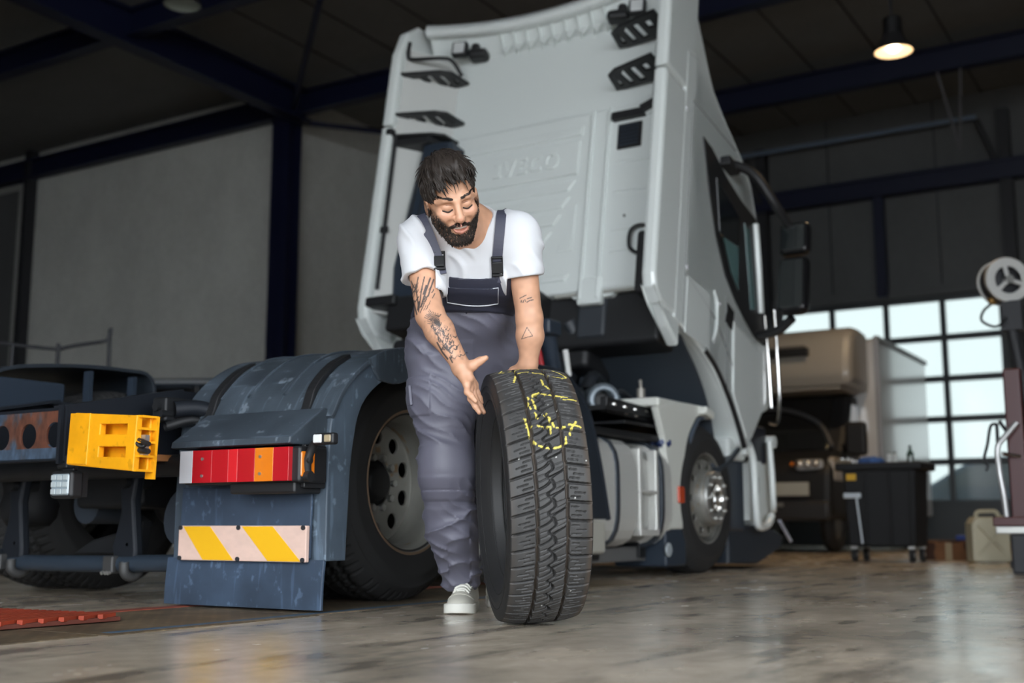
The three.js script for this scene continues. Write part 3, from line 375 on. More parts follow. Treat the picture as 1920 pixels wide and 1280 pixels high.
  sk('window_surround', [[.66, 1.43], [.82, 1.42], [1.12, 1.32], [1.45, 1.26], [1.76, 1.24], [2.0, .62], [2.06, .28], [1.80, .28], [1.60, .34], [1.40, .42], [1.18, .55], [.96, .79], [.82, 1.05]], .016, BLACKP, -.006, 'black window surround');
  sk('window_glass', [[.92, 1.22], [1.12, 1.17], [1.40, 1.10], [1.42, .50], [1.22, .62], [1.02, .84]], .006, GLASSD, .008, 'dark window glass'); sk('quarter_glass', [[1.10, .82], [1.40, .86], [1.42, .52], [1.28, .60]], .006, GLASSG, .010, 'green tinted lower glass');
  sk('front_glass', [[1.50, 1.10], [1.60, 1.08], [1.80, .50], [1.70, .46]], .006, GLASSG, .010, 'green tinted glass');
  mesh('door_pillar', TU([[1.72, 1.18, .02], [1.80, .85, .025], [1.90, .50, .02]], .028), CABW, cab);
  for (const [a, b] of [[[.46, 1.62, .002], [.47, -.05, .002]], [[.46, .31, .002], [1.05, .16, .002]], [[1.05, .16, .002], [1.42, -.10, .002]], [[1.22, .40, .002], [1.30, -.28, .002]], [[.46, 1.62, .002], [1.3, 1.62, .002]]]) mesh('panel_seam', CY(a, b, .005, 6), mat(C(.2, .21, .21), .6), cab);
  mesh('locker_door', B(.42, .42, .012, .72, .10, 0, .04), CABW, cab); mesh('locker_hinge', TU([[.98, .36, .004], [1.03, .28, .01], [1.04, .1, .01], [1.0, -.02, .004]], .012), CABW, cab);
  mesh('door_handle', mg(B(.14, .16, .02, 1.30, .27, .0, .02, [0, 0, -.2])), BLACKP, cab, 'black recessed door handle'); mesh('door_lower', EX(shape([[1.36, .26], [1.98, .18], [2.12, -.12], [1.86, -.44], [1.70, -.55], [1.40, -.28]]), .03, .01).translate(0, 0, -.015), CABW, cab);
  mesh('arch_trim', TU([[.86, -.12, .0], [1.08, -.19, .0], [1.35, -.34, .0], [1.55, -.49, .0], [1.69, -.62, .0]], .02, false, 40), BLACKP, cab);
  mesh('grab_rail', mg(TU([[2.12, .6, .05], [2.2, .3, .05], [2.26, -.1, .06], [2.22, -.30, .06], [2.1, -.33, .03]], .014, false, 40), TU([[1.96, .5, .03], [2.06, .2, .03], [2.14, -.2, .04]], .014)), CHROME, cab);
  for (const [t, s] of [[.36, .50], [.30, 1.10], [1.5, .36]]) mesh('side_lamp', LZ([[0, .012], [.014, .008], [.018, 0]], 12).translate(s, t, .0), CLRL, cab);
  for (const z of [-.3, -.75, -1.6, -2.1]) 0;
  // mirrors
  mesh('mirror_arm', mg(TU([[1.05, 1.42, .0], [1.25, 1.38, .16], [1.42, 1.18, .28], [1.62, 1.08, .32]], .035, false, 40), TU([[1.85, .30, .02], [1.78, .30, .2], [1.70, .36, .34]], .035), BB(1.0, 1.22, 1.36, 1.44, -.01, .08, .02)), BLACKP, cab);
  mesh('mirror_head', mg(B(.12, .26, .24, 1.67, .98, .36, .05), B(.13, .46, .24, 1.66, .60, .36, .06)), mat(C(.006, .006, .007), .2), cab); mesh('mirror_glass', mg(B(.01, .2, .18, 1.605, .98, .36, .004), B(.01, .38, .18, 1.59, .60, .36, .004)), GLASSD, cab);
  // underside
  mesh('cab_floor', mg(BB(.5, 2.0, -.3, -.02, -2.3, -.72, .05), BB(.42, 1.3, -.18, .24, -2.2, -.14, .04), B(.5, .3, .5, .85, -.02, -.45, .05)), BLACKP, cab);
  mesh('wheel_well', mg(shellGeo([[.5, .02], [.62, -.10], [.9, -.26], [1.1, -.42], [1.24, -.62], [1.30, -.86]], .03, -.78, -.06, 30), shellGeo([[1.30, -.86], [1.5, -.75], [1.68, -.62]], .03, -.78, -.03, 10), BB(.7, 1.6, -.5, .0, -.9, -.78, .03)), mat(C(.028, .036, .046), .5), cab, 'dark front wheel well');
  mesh('cab_mount', mg(BB(.40, .56, -.12, .2, -.78, -.55, .03), BB(.45, .9, -.16, .05, -.75, -.2, .05), TU([[.42, .02, -.85], [.5, -.1, -.8], [.7, -.22, -.78], [.85, -.35, -.78]], .05)), mat(C(.03, .035, .042), .5), cab);
  mesh('floor_edge', BB(.36, .40, .18, .215, -.95, -.14, .005), mat(C(.30, .30, .27), .5), cab);
}
// ---------- the loose tyre ----------
{
  const R = .425, HW = .128, N = 46;
  const tyre = tag(group('loose_tyre'), 'worn black tyre with yellow chalk marks rolled by the man', 'tyre'); tyre.position.set(.058, 0, -4.02);
  const CH = [[[79.4,-.66],[73.7,-.78],[73.1,-.67]],[[73.1,-.54],[73.3,-.48]],[[75.1,-.37],[78.4,-.24],[83.1,-.13],[84.3,-.22]],[[64.7,-.42],[57.3,-.54]],[[68.5,-.31],[70.1,-.19],[70.7,-.03]],[[84.3,-.02],[83.1,.08],[79.4,.2],[79,.32]],[[84.3,-.02],[84.3,.09]],[[69,.08],[67.5,.09],[67,.23],[65.6,.32],[63.4,.43]],[[79.4,.5],[79.4,.57],[84.3,.54]],[[73.7,.67],[69,.81],[64.7,.92],[62.2,.9],[61.4,.79],[62.6,.53]],[[58.7,.19],[53.7,.21]],[[52.4,.24],[50,.33]],[[44.7,-.18],[46.1,-.16],[47.7,.04]],[[46.6,.07],[45.8,.23],[44.5,.51],[44.5,.73]],[[42.7,.62],[43,.79],[42.7,.95]],[[44.5,-.3],[43.2,-.3]],[[41.6,-.34],[37.5,-.29]],[[43.2,-.2],[40.4,-.18],[37.3,-.16]],[[34.9,-.2],[31.8,-.16]],[[32.2,-.51],[31.6,-.47],[29.2,-.47],[27.7,-.43],[23.7,-.44]],[[27.5,-.47],[28.1,-.34]],[[22.7,-.44],[19.6,-.3]],[[18.7,-.22],[17.9,-.13],[17.3,.05]],[[17.3,.15],[17.7,.28],[19.4,.47],[22.3,.48]],[[32.7,.06],[32,.14],[29.8,.13]],[[33.3,.02],[34.2,.08]],[[28.1,-.19],[27.5,-.03],[27.2,.13],[24.3,.11]],[[29.8,.19],[27.2,.22]],[[26.8,.29],[27.2,.5]],[[28.5,.62],[27.7,.87],[27.2,.91]],[[30,.81],[28.1,.73],[25.4,.63]],[[24.1,.6],[23.1,.6]]];
  const segs = []; for (const s of CH) for (let i = 0; i < s.length - 1; i++) segs.push([s[i][0] * PI / 180 * R, s[i][1] * HW, s[i + 1][0] * PI / 180 * R, s[i + 1][1] * HW]);
  const fr = x => x - Math.floor(x), cut = (f, c, w) => { let d = Math.abs(fr(f - c + .5) - .5); return 1 - sm(w * .55, w, d); };
  const groove = (a, v) => {                            // 0 on the blocks, 1 in the grooves
    const p = a * N / (2 * PI), av = Math.abs(v); let g = 0, ci = 0;
    const zig = .022 * (fr(p + (v > 0 ? .5 : 0)) - .5);
    g = ci = 1 - sm(.026, .046, Math.abs(av - .38 - zig));
    const cl = .085 * Math.sin(2 * PI * p) + .02 * Math.sin(4 * PI * p + 1);
    g = Math.max(g, (1 - sm(.020, .038, Math.abs(v - cl))) * .95);
    if (av < .38) { const e = v < cl ? (v + .38) / (.38 + cl) : (v - cl) / (.38 - cl); g = Math.max(g, cut(p - .55 * Math.pow(clamp(e, 0, 1), 1.5) + (v < cl ? 0 : .38), 0, .07)); g = Math.max(g, .28 * Math.max(cut(p - .30 * e + (v < cl ? 0 : .38) + .02 * Math.sin(v * 150), .36, .03), cut(p - .2 * e + (v < cl ? 0 : .38) + .02 * Math.sin(v * 150), .66, .03))); }
    else { const q = p - (v > 0 ? .35 : -.05) - .55 * (v - Math.sign(v) * .38) * (v > 0 ? -.5 : 1); g = Math.max(g, cut(q, 0, .075)); const l = (av - .42) / .5; if (l > .08 && l < .9) for (const [c, a0, b0] of [[.27, .1, .6], [.5, .3, .85], [.73, .1, .5]]) if (l > a0 && l < b0) g = Math.max(g, .45 * cut(q, c, .035)); }
    return [g, ci];
  };
  const prof = [], half = [[.262, -.06], [.27, -.088], [.29, -.104], [.32, -.122], [.345, -.131], [.352, -.1345], [.358, -.133], [.375, -.134], [.392, -.1325], [.404, -.130], [.4105, -.1275]];
  const inn = [[.262, .055], [.268, .05], [.285, .085], [.33, .115], [.37, .12], [.39, .10], [.398, .05], [.4, 0], [.398, -.05], [.39, -.10], [.37, -.12], [.33, -.115], [.285, -.085], [.268, -.05], [.262, -.055]];
  const nt = 110, n = 1250; const L = dense(half, .006); for (const p of L) prof.push([...p, 9]);
  for (let i = 0; i <= nt; i++) { const v = -1 + 2 * i / nt; prof.push([R - .013 * Math.pow(Math.abs(v), 3.2), v * .1245, v]); }
  for (const p of L.slice().reverse()) prof.push([p[0], -p[1], 9]); for (const p of dense(inn, .02)) prof.push([...p, 9]);
  const m = prof.length, pos = new Float32Array(n * m * 3), col = new Float32Array(n * m * 3), idx = [];
  const hitA = segs.map(s => [Math.min(s[0], s[2]) - .012, Math.max(s[0], s[2]) + .012]);
  for (let i = 0; i < n; i++) { const a = i / n * 2 * PI; for (let j = 0; j < m; j++) {
    const k = i * m + j; let [r, z, vv] = prof[j], c = [.021, .021, .0215];
    if (vv < 5) { const v = -vv, [g, ci] = groove(a, v), nn = fbm(a * .3, v * .5 + .5, 40, 12, 401, 3); r -= .0135 * g * (1 - .6 * sm(.9, 1, Math.abs(v)));
      const b = Math.max(ci * .9, sm(.84, .98, Math.abs(v)) * (v > 0 ? .9 : .3)); c = [mix(.044, .062, b) * (.7 + .6 * nn), mix(.043, .046, b) * (.7 + .6 * nn), mix(.0425, .034, b) * (.7 + .6 * nn)];
      if (g < .5) { const u = a * R, w = v * HW; for (let q = 0; q < segs.length; q++) if (u > hitA[q][0] && u < hitA[q][1]) { const s = segs[q], dx = s[2] - s[0], dy = s[3] - s[1], t = clamp(((u - s[0]) * dx + (w - s[1]) * dy) / (dx * dx + dy * dy + 1e-9), 0, 1), d = Math.hypot(u - s[0] - t * dx, w - s[1] - t * dy); if (d < .0034 + .0016 * (vn(i * .3, j * .3, 9999, 9999, 7) - .5)) c = [.66, .55, .11]; } }
      if (hash(i >> 1, j >> 1, 77) > .9988) c = [.5, .5, .47];
    } else if (z * z > .014 && j < L.length) { const st = .8 + .4 * vn(a * 30, j * .4, 999, 999, 3); c = [.026 * st, .026 * st, .0265 * st]; if (r > .34 && r < .36) r += .001; }
    pos.set([r * Math.cos(a), r * Math.sin(a), z], 3 * k); col.set(c, 3 * k);
  } }
  for (let i = 0; i < n; i++) for (let j = 0; j < m - 1; j++) { const a = i * m + j, b = ((i + 1) % n) * m + j; idx.push(a, b, a + 1, b, b + 1, a + 1); }
  const g = new THREE.BufferGeometry(); g.setAttribute('position', new THREE.BufferAttribute(pos, 3)); g.setAttribute('color', new THREE.BufferAttribute(col, 3)); g.setIndex(idx); g.computeVertexNormals();
  const q = new THREE.Quaternion().setFromAxisAngle(V(0, 0, 1), .055).multiply(new THREE.Quaternion().setFromAxisAngle(V(0, 1, 0), 8.6 * PI / 180 - PI / 2));
  g.applyQuaternion(q); let low = 1; for (let i = 1; i < n * m * 3; i += 3) low = Math.min(low, g.attributes.position.array[i]); g.translate(0, -low, 0);
  const body = mesh('tyre_carcass', g, mat(0xffffff, .62, 0, { vertexColors: true }), tyre);
  const ring = (r, z, w) => { const t = new THREE.TorusGeometry(r, w, 8, 160).translate(0, 0, z).applyQuaternion(q).translate(0, -low, 0); return t; };
  for (const [r, z] of [[.372, .1335], [.325, .1235], [.276, .093]]) mesh('sidewall_ring', ring(r, z, .0022), RUB, tyre);
}

// ---------- skin, cloth: distance fields meshed on a grid ----------
function nets(fn, lo, hi, h, color) {
  const n = [0, 1, 2].map(i => Math.ceil((hi[i] - lo[i]) / h) + 1), [nx, ny, nz] = n, val = new Float32Array(nx * ny * nz), id = (i, j, k) => (k * ny + j) * nx + i;
  const S = 8, rad = S * h * .87 * 1.5;
  for (let k0 = 0; k0 < nz; k0 += S) for (let j0 = 0; j0 < ny; j0 += S) for (let i0 = 0; i0 < nx; i0 += S) {
    const c = fn(lo[0] + (i0 + S / 2) * h, lo[1] + (j0 + S / 2) * h, lo[2] + (k0 + S / 2) * h), skip = Math.abs(c) > rad;
    for (let k = k0; k < Math.min(nz, k0 + S); k++) for (let j = j0; j < Math.min(ny, j0 + S); j++) for (let i = i0; i < Math.min(nx, i0 + S); i++) val[id(i, j, k)] = skip ? c : fn(lo[0] + i * h, lo[1] + j * h, lo[2] + k * h);
  }
  const map = new Int32Array(nx * ny * nz).fill(-1), pos = [], idx = []; const E = [[0, 1], [2, 3], [4, 5], [6, 7], [0, 2], [1, 3], [4, 6], [5, 7], [0, 4], [1, 5], [2, 6], [3, 7]], v = new Float32Array(8);
  for (let k = 0; k < nz - 1; k++) for (let j = 0; j < ny - 1; j++) for (let i = 0; i < nx - 1; i++) {
    let mask = 0; for (let q = 0; q < 8; q++) { v[q] = val[id(i + (q & 1), j + (q >> 1 & 1), k + (q >> 2))]; if (v[q] < 0) mask |= 1 << q; }
    if (mask === 0 || mask === 255) continue;
    let x = 0, y = 0, z = 0, c = 0; for (const [a, b] of E) if ((v[a] < 0) !== (v[b] < 0)) { const t = v[a] / (v[a] - v[b]); x += mix(a & 1, b & 1, t); y += mix(a >> 1 & 1, b >> 1 & 1, t); z += mix(a >> 2, b >> 2, t); c++; }
    map[id(i, j, k)] = pos.length / 3; pos.push(lo[0] + (i + x / c) * h, lo[1] + (j + y / c) * h, lo[2] + (k + z / c) * h);
  }
  const quad = (a, b, c, d, f) => { if (a < 0 || b < 0 || c < 0 || d < 0) return; f ? idx.push(a, b, c, a, c, d) : idx.push(a, c, b, a, d, c); };
  for (let k = 1; k < nz - 1; k++) for (let j = 1; j < ny - 1; j++) for (let i = 1; i < nx - 1; i++) {
    const s = val[id(i, j, k)] < 0;
    if (s !== val[id(i + 1, j, k)] < 0) quad(map[id(i, j - 1, k - 1)], map[id(i, j, k - 1)], map[id(i, j, k)], map[id(i, j - 1, k)], s);
    if (s !== val[id(i, j + 1, k)] < 0) quad(map[id(i - 1, j, k - 1)], map[id(i - 1, j, k)], map[id(i, j, k)], map[id(i, j, k - 1)], s);
    if (s !== val[id(i, j, k + 1)] < 0) quad(map[id(i - 1, j - 1, k)], map[id(i, j - 1, k)], map[id(i, j, k)], map[id(i - 1, j, k)], s);
  }
  const g = new THREE.BufferGeometry(), P = new Float32Array(pos); g.setAttribute('position', new THREE.BufferAttribute(P, 3)); g.setIndex(idx); g.computeVertexNormals();
  if (color) { const C3 = new Float32Array(P.length), N = g.attributes.normal.array; for (let i = 0; i < P.length; i += 3) C3.set(color(P[i], P[i + 1], P[i + 2], N[i], N[i + 1], N[i + 2]), i); g.setAttribute('color', new THREE.BufferAttribute(C3, 3)); }
  return g;
}
const smin = (a, b, k) => { const h = Math.max(k - Math.abs(a - b), 0) / k; return Math.min(a, b) - h * h * k * .25; }, smax = (a, b, k) => -smin(-a, -b, k);
const cap = (a, b, ra, rb) => { const dx = b[0] - a[0], dy = b[1] - a[1], dz = b[2] - a[2], l = 1 / (dx * dx + dy * dy + dz * dz + 1e-12); return (x, y, z) => { const px = x - a[0], py = y - a[1], pz = z - a[2], t = Math.min(1, Math.max(0, (px * dx + py * dy + pz * dz) * l)); return Math.hypot(px - t * dx, py - t * dy, pz - t * dz) - (ra + (rb - ra) * t); }; };
const chain = (pts, rs, k = .02) => { const c = []; for (let i = 0; i < pts.length - 1; i++) c.push(cap(pts[i], pts[i + 1], rs[i], rs[i + 1])); return (x, y, z) => { let d = c[0](x, y, z); for (let i = 1; i < c.length; i++) d = smin(d, c[i](x, y, z), k); return d; }; };
const ell = (c, r) => (x, y, z) => { const a = (x - c[0]) / r[0], b = (y - c[1]) / r[1], d = (z - c[2]) / r[2], k0 = Math.hypot(a, b, d), k1 = Math.hypot(a / r[0], b / r[1], d / r[2]); return k0 < 1e-6 ? -Math.min(...r) : k0 * (k0 - 1) / k1; };
// ---------- the man ----------
const FOOT = [-.19, 0, -4.45];
const person = tag(group('person'), 'person in white t-shirt and grey-blue dungarees bending over the loose tyre', 'person'); person.position.set(...FOOT);
const onMan = (name, g, m, parent = person, label) => mesh(name, g.translate(-FOOT[0], -FOOT[1], -FOOT[2]), m, parent, label);
{
  const shR = [-.323, 1.312, -4.01], elR = [-.279, 1.03, -3.93], wrR = [-.168, .845, -3.86], shL = [.023, 1.338, -4.05], elL = [.062, 1.047, -4.10], wrL = [.059, .892, -4.13];
  const T0s = [cap([-.25, 1.015, -4.43], [-.115, 1.02, -4.44], .143, .143), cap([-.225, 1.12, -4.30], [-.12, 1.125, -4.30], .125, .125), cap([-.24, 1.235, -4.15], [-.065, 1.25, -4.16], .125, .125), cap([-.30, 1.315, -4.06], [.0, 1.338, -4.08], .078, .078), cap([-.15, 1.30, -4.10], [-.15, 1.385, -4.03], .10, .072)];
  const torso = (x, y, z) => { let d = T0s[0](x, y, z); for (let i = 1; i < 5; i++) d = smin(d, T0s[i](x, y, z), .07); return d; };
  const armR = chain([shR, elR, [-.245, .972, -3.905], wrR], [.060, .047, .0475, .029], .02), armL = chain([shL, elL, [.064, .985, -4.11], wrL], [.058, .0455, .047, .0315], .02), elbow = ell([.087, 1.04, -4.12], [.018, .03, .02]);
  // head frame
  const HC0 = [-.200, 1.388, -3.80], HS = 1.07, hq = new THREE.Quaternion().setFromAxisAngle(V(0, 0, 1), .25).multiply(new THREE.Quaternion().setFromAxisAngle(V(0, 1, 0), .15)).multiply(new THREE.Quaternion().setFromAxisAngle(V(1, 0, 0), .56));
  const hm = new THREE.Matrix4().compose(V(...HC0), hq, V(HS, HS, HS));
  const neck = (() => { const a = V(0, -.05, -.035).applyMatrix4(hm), b = [-.15, 1.33, -4.03]; return chain([[a.x, a.y, a.z], b], [.062, .068]); })();
  const hi = hm.clone().invert().elements, toHead = (x, y, z) => [hi[0] * x + hi[4] * y + hi[8] * z + hi[12], hi[1] * x + hi[5] * y + hi[9] * z + hi[13], hi[2] * x + hi[6] * y + hi[10] * z + hi[14]];
  const skull = ell([0, .047, -.012], [.074, .092, .094]), jaw = ell([0, -.032, .018], [.0625, .085, .068]), chin = ell([0, -.100, .050], [.026, .022, .024]), jawL = cap([-.052, -.045, .0], [-.02, -.102, .045], .02, .018), jawR = cap([.052, -.045, .0], [.02, -.102, .045], .02, .018);
  const nose = cap([0, .022, .082], [0, -.024, .106], .008, .0125), noset = ell([0, -.028, .103], [.0145, .012, .014]), brow = [-1, 1].map(s => chain([[s * .010, .028, .084], [s * .034, .034, .079], [s * .058, .026, .058]], [.008, .010, .008])), cheek = [-1, 1].map(s => ell([s * .040, -.018, .060], [.027, .024, .026])), eyeb = [-1, 1].map(s => ell([s * .031, .008, .070], [.017, .014, .0145])), sock = [-1, 1].map(s => ell([s * .032, .008, .098], [.022, .015, .018])), ear = [-1, 1].map(s => ell([s * .079, .0, -.008], [.009, .032, .019])), earc = [-1, 1].map(s => ell([s * .089, .004, -.003], [.006, .022, .011])), nost = [-1, 1].map(s => ell([s * .0125, -.031, .093], [.009, .009, .010]));
  const lipU = chain([[-.031, -.049, .075], [-.015, -.0525, .087], [0, -.0535, .0905], [.015, -.0525, .087], [.031, -.049, .075]], [.003, .005, .0055, .005, .003], .01), lipD = chain([[-.030, -.051, .074], [-.014, -.068, .0845], [0, -.0725, .0875], [.014, -.068, .0845], [.030, -.051, .074]], [.003, .0048, .0056, .0048, .003], .01), mouth0 = ell([0, -.0615, .092], [.0285, .0068, .018]), mouth = (x, y, z) => mouth0(x, y - 8 * x * x, z), crease = [-1, 1].map(s => chain([[s * .017, -.026, .098], [s * .031, -.040, .086], [s * .040, -.058, .070]], [.002, .003, .002]));
  const headL = (x, y, z) => {
    let d = smin(skull(x, y, z), jaw(x, y, z), .035); d = smin(d, chin(x, y, z), .025); d = smin(d, Math.min(jawL(x, y, z), jawR(x, y, z)), .025);
    const s = x < 0 ? 0 : 1; d = smin(d, cheek[s](x, y, z), .02); d = smin(d, brow[s](x, y, z), .014); d = smax(d, -sock[s](x, y, z), .014); d = smin(d, eyeb[s](x, y, z), .004);
    d = smin(d, nose(x, y, z), .012); d = smin(d, Math.min(noset(x, y, z), nost[s](x, y, z)), .006); d = smin(d, Math.min(lipU(x, y, z), lipD(x, y, z)), .004); d = smax(d, -mouth(x, y, z), .003); d = smax(d, -crease[s](x, y, z), .008);
    d = smin(d, smax(ear[s](x, y, z), -earc[s](x, y, z), .004), .006); return d;
  };
  const head = (x, y, z) => { const [a, b, c] = toHead(x, y, z); return Math.min(smin(headL(a, b, c) * HS, neck(x, y, z), .03), 9); };
  // hands
  const kR = [[-.148, .780, -3.822], [-.140, .772, -3.846], [-.131, .776, -3.868], [-.126, .786, -3.888]];
  const fR = [[kR[0], [-.146, .752, -3.812], [-.132, .738, -3.808], [-.119, .722, -3.806]], [kR[1], [-.136, .733, -3.838], [-.120, .708, -3.836], [-.107, .688, -3.836]], [kR[2], [-.123, .737, -3.860], [-.106, .712, -3.858], [-.093, .691, -3.858]], [kR[3], [-.116, .757, -3.886], [-.108, .740, -3.888], [-.102, .726, -3.888]]].map(p => chain(p, [.0115, .0105, .0095, .0078], .006));
  const palmR = kR.map(k => cap([wrR[0], wrR[1] - .01, wrR[2]], k, .024, .0145)), thR = chain([[-.160, .838, -3.845], [-.130, .842, -3.828], [-.106, .856, -3.822], [-.086, .866, -3.820]], [.021, .0165, .0118, .0092], .012), web = cap([-.150, .820, -3.84], [-.138, .80, -3.835], .018, .014);
  const handR = (x, y, z) => { let d = palmR[0](x, y, z); for (let i = 1; i < 4; i++) d = smin(d, palmR[i](x, y, z), .012); d = smin(d, thR(x, y, z), .014); d = smin(d, web(x, y, z), .012); let f = fR[0](x, y, z); for (let i = 1; i < 4; i++) f = Math.min(f, fR[i](x, y, z)); d = smin(d, f, .006); return smin(d, armR(x, y, z), .02); };
  const kL = [-.005, .018, .041, .062].map((dx, i) => [.035 + dx, .858 - .003 * i, -4.205]);
  const fL = kL.map((k, i) => chain([k, [k[0] - .003, .838, -4.245], [k[0] - .004, .812, -4.272], [k[0] - .004, .782, -4.292]], [.0115, .0105, .0095, .008], .006)), palmL = kL.map(k => cap([wrL[0], wrL[1] - .006, wrL[2] - .01], k, .024, .014)), thL = chain([[.035, .880, -4.14], [.005, .868, -4.165], [-.012, .862, -4.195], [-.02, .856, -4.215]], [.02, .015, .0115, .009], .012);
  const handL = (x, y, z) => { let d = palmL[0](x, y, z); for (let i = 1; i < 4; i++) d = smin(d, palmL[i](x, y, z), .012); d = smin(d, thL(x, y, z), .012); let f = fL[0](x, y, z); for (let i = 1; i < 4; i++) f = Math.min(f, fL[i](x, y, z)); return smin(smin(d, f, .006), armL(x, y, z), .02); };
  // ink on the arms: strokes in world x, y on the side that faces forward
  const ink = [], st = (w, ...p) => { for (let i = 0; i < p.length - 1; i++) ink.push([...p[i], ...p[i + 1], w]); };
  const A = (u, v) => [(u - 960) * .001806, 1.030 - (v - 590) * .001935];
  st(.0022, A(768, 528), A(774, 540), A(779, 545), A(773, 549)); st(.0018, A(764, 538), A(770, 543)); st(.0022, A(768, 553), A(774, 549), A(778, 550)); st(.002, A(770, 560), A(778, 568), A(785, 560)); st(.0022, A(783, 524), A(779, 545), A(783, 566), A(786, 588)); st(.0022, A(795, 524), A(790, 548), A(786, 585)); st(.003, A(806, 526), A(798, 552), A(790, 580)); st(.0026, A(812, 528), A(803, 560)); st(.003, A(822, 540), A(828, 560), A(831, 574)); st(.0025, A(776, 572), A(782, 592)); { const r = rng(15); for (let i = 0; i < 26; i++) { const u = 764 + 54 * r(), v = 532 + 48 * r(), l = 6 + 12 * r(); st(.0009 + .0008 * r(), A(u, v), A(u - l * .25 + 3 * r(), v + l * .5), A(u - l * .45, v + l)); } } st(.0030, A(766, 545), A(770, 547)); st(.0034, A(786, 570), A(784, 584)); st(.0030, A(799, 540), A(794, 556));
  for (let i = 0; i < 15; i++) { const a = 1.2 + i * .19, r = 24 + 8 * hash(i, 1, 3); st(.0012, A(828, 616), A(828 + r * Math.cos(a + .6), 616 - r * Math.sin(a - .15))); }
  { const r = rng(5); for (let i = 0; i < 58; i++) { const t = r(), u = mix(816, 858, t) + (r() - .5) * 26, v = mix(606, 672, t) + (r() - .5) * 22, a = .6 + r() * 1.4, l = 3 + 6 * r(); st(.0010 + .0010 * r(), A(u, v), A(u + l * Math.cos(a), v + l * Math.sin(a) * .5), A(u + l * 1.4 * Math.cos(a), v - 2)); } st(.0034, A(836, 654), A(843, 660), A(850, 652)); st(.0028, A(838, 648), A(842, 658), A(847, 664)); st(.0024, A(846, 672), A(851, 681)); st(.002, A(812, 612), A(822, 632), A(834, 648)); st(.0028, A(822, 645), A(832, 662), A(842, 674)); }
  const inkL = [], stl = (w, ...p) => { for (let i = 0; i < p.length - 1; i++) inkL.push([...p[i], ...p[i + 1], w]); }, D = (u, v) => [(u - 960) * .001868, 1.047 - (v - 597) * .00186];
  stl(.0013, D(988, 618), D(978, 639), D(999, 634), D(988, 618)); stl(.0016, D(975, 563), D(987, 558)); stl(.0012, D(977, 567), D(979, 571), D(976, 570)); stl(.0012, D(981, 567), D(982, 571)); stl(.0012, D(984, 566), D(986, 570)); stl(.0018, D(988, 565), D(997, 562)); stl(.0018, D(988, 571), D(993, 568), D(1000, 566));
  const hit = (L, x, y) => { let m = 0; for (const s of L) { const dx = s[2] - s[0], dy = s[3] - s[1], t = clamp(((x - s[0]) * dx + (y - s[1]) * dy) / (dx * dx + dy * dy), 0, 1), d = Math.hypot(x - s[0] - t * dx, y - s[1] - t * dy); m = Math.max(m, 1 - sm(s[4] * .6, s[4] * 1.3, d)); } return m; };
  const skinC = (x, y, z) => { const n = .9 + .2 * n3(x * 60, y * 60, z * 60, 3); return [.60 * n, .325 * n, .205 * n]; };
  const arm = (x, y, z, nx, ny, nz) => { const c = skinC(x, y, z); let k = 0; if (nz > -.1) k = x < -.05 ? hit(ink, x, y) : hit(inkL, x, y); if (x < -.05 && k < .9) { const p = y > .86 && y < 1.0 && nz > 0 ? .35 * sm(.5, .7, n3(x * 160, y * 90, z * 20, 8)) * sm(-.30, -.24, x + (y - .93) * .7) : 0; k = Math.max(k, p * .6); } return [mix(c[0], .035, k * .93), mix(c[1], .04, k * .93), mix(c[2], .045, k * .93)]; };
  const faceC = (x, y, z) => { const c = skinC(x, y, z), [a, b, d] = toHead(x, y, z); const lip = d > .06 && Math.abs(a) < .028 && b < -.046 && b > -.080 ? 1 - sm(.0, .003, Math.min(lipU(a, b, d), lipD(a, b, d))) : 0; const ck = .25 * (1 - sm(.0, .03, Math.hypot(Math.abs(a) - .042, b + .012))) * (d > .03 ? 1 : 0), ns = .3 * (1 - sm(.004, .018, Math.hypot(a, b + .03))); const k = Math.min(.8, lip * .75 + ck + ns); const rg = [mix(c[0], .47, k), mix(c[1], .17, k), mix(c[2], .13, k)], ax = Math.abs(a), ln = -.052 + 1.35 * Math.max(0, ax - .032), bd = d > -.02 && ax < .09 ? .78 * sm(.006, -.008, b - ln) * (.55 + .45 * sm(.35, .6, n3(a * 420, b * 420, d * 420, 71))) * (Math.hypot(a / 1.3, b + .062) < .022 && d > .05 ? .15 : 1) * (b > -.135 ? 1 : .2) : 0; return [mix(rg[0], .05, bd), mix(rg[1], .03, bd), mix(rg[2], .02, bd)]; };
  const skinT = (x, y, z) => smin(torso(x, y, z) + .001, neck(x, y, z), .03);
  const parts = [nets(head, [-.33, 1.20, -3.99], [-.07, 1.56, -3.64], .0024, faceC), nets((x, y, z) => Math.max(handR(x, y, z), y - 1.25), [-.36, .66, -4.02], [-.06, 1.26, -3.78], .0022, arm), nets((x, y, z) => Math.max(handL(x, y, z), y - 1.26), [-.04, .76, -4.33], [.13, 1.27, -4.02], .0024, arm), nets((x, y, z) => Math.max(skinT(x, y, z), 1.12 - y), [-.36, 1.10, -4.25], [.06, 1.45, -3.93], .006, (x, y, z) => skinC(x, y, z))];
  onMan('body', mergeGeometries(parts), mat(0xffffff, .46, 0, { vertexColors: true, sheen: .15, sheenRoughness: .5 }));
  // face pieces
  const inHead = (name, g, m, label) => onMan(name, g.applyMatrix4(hm), m, person, label);
  const hairM = mat(C(.020, .0135, .010), .62);
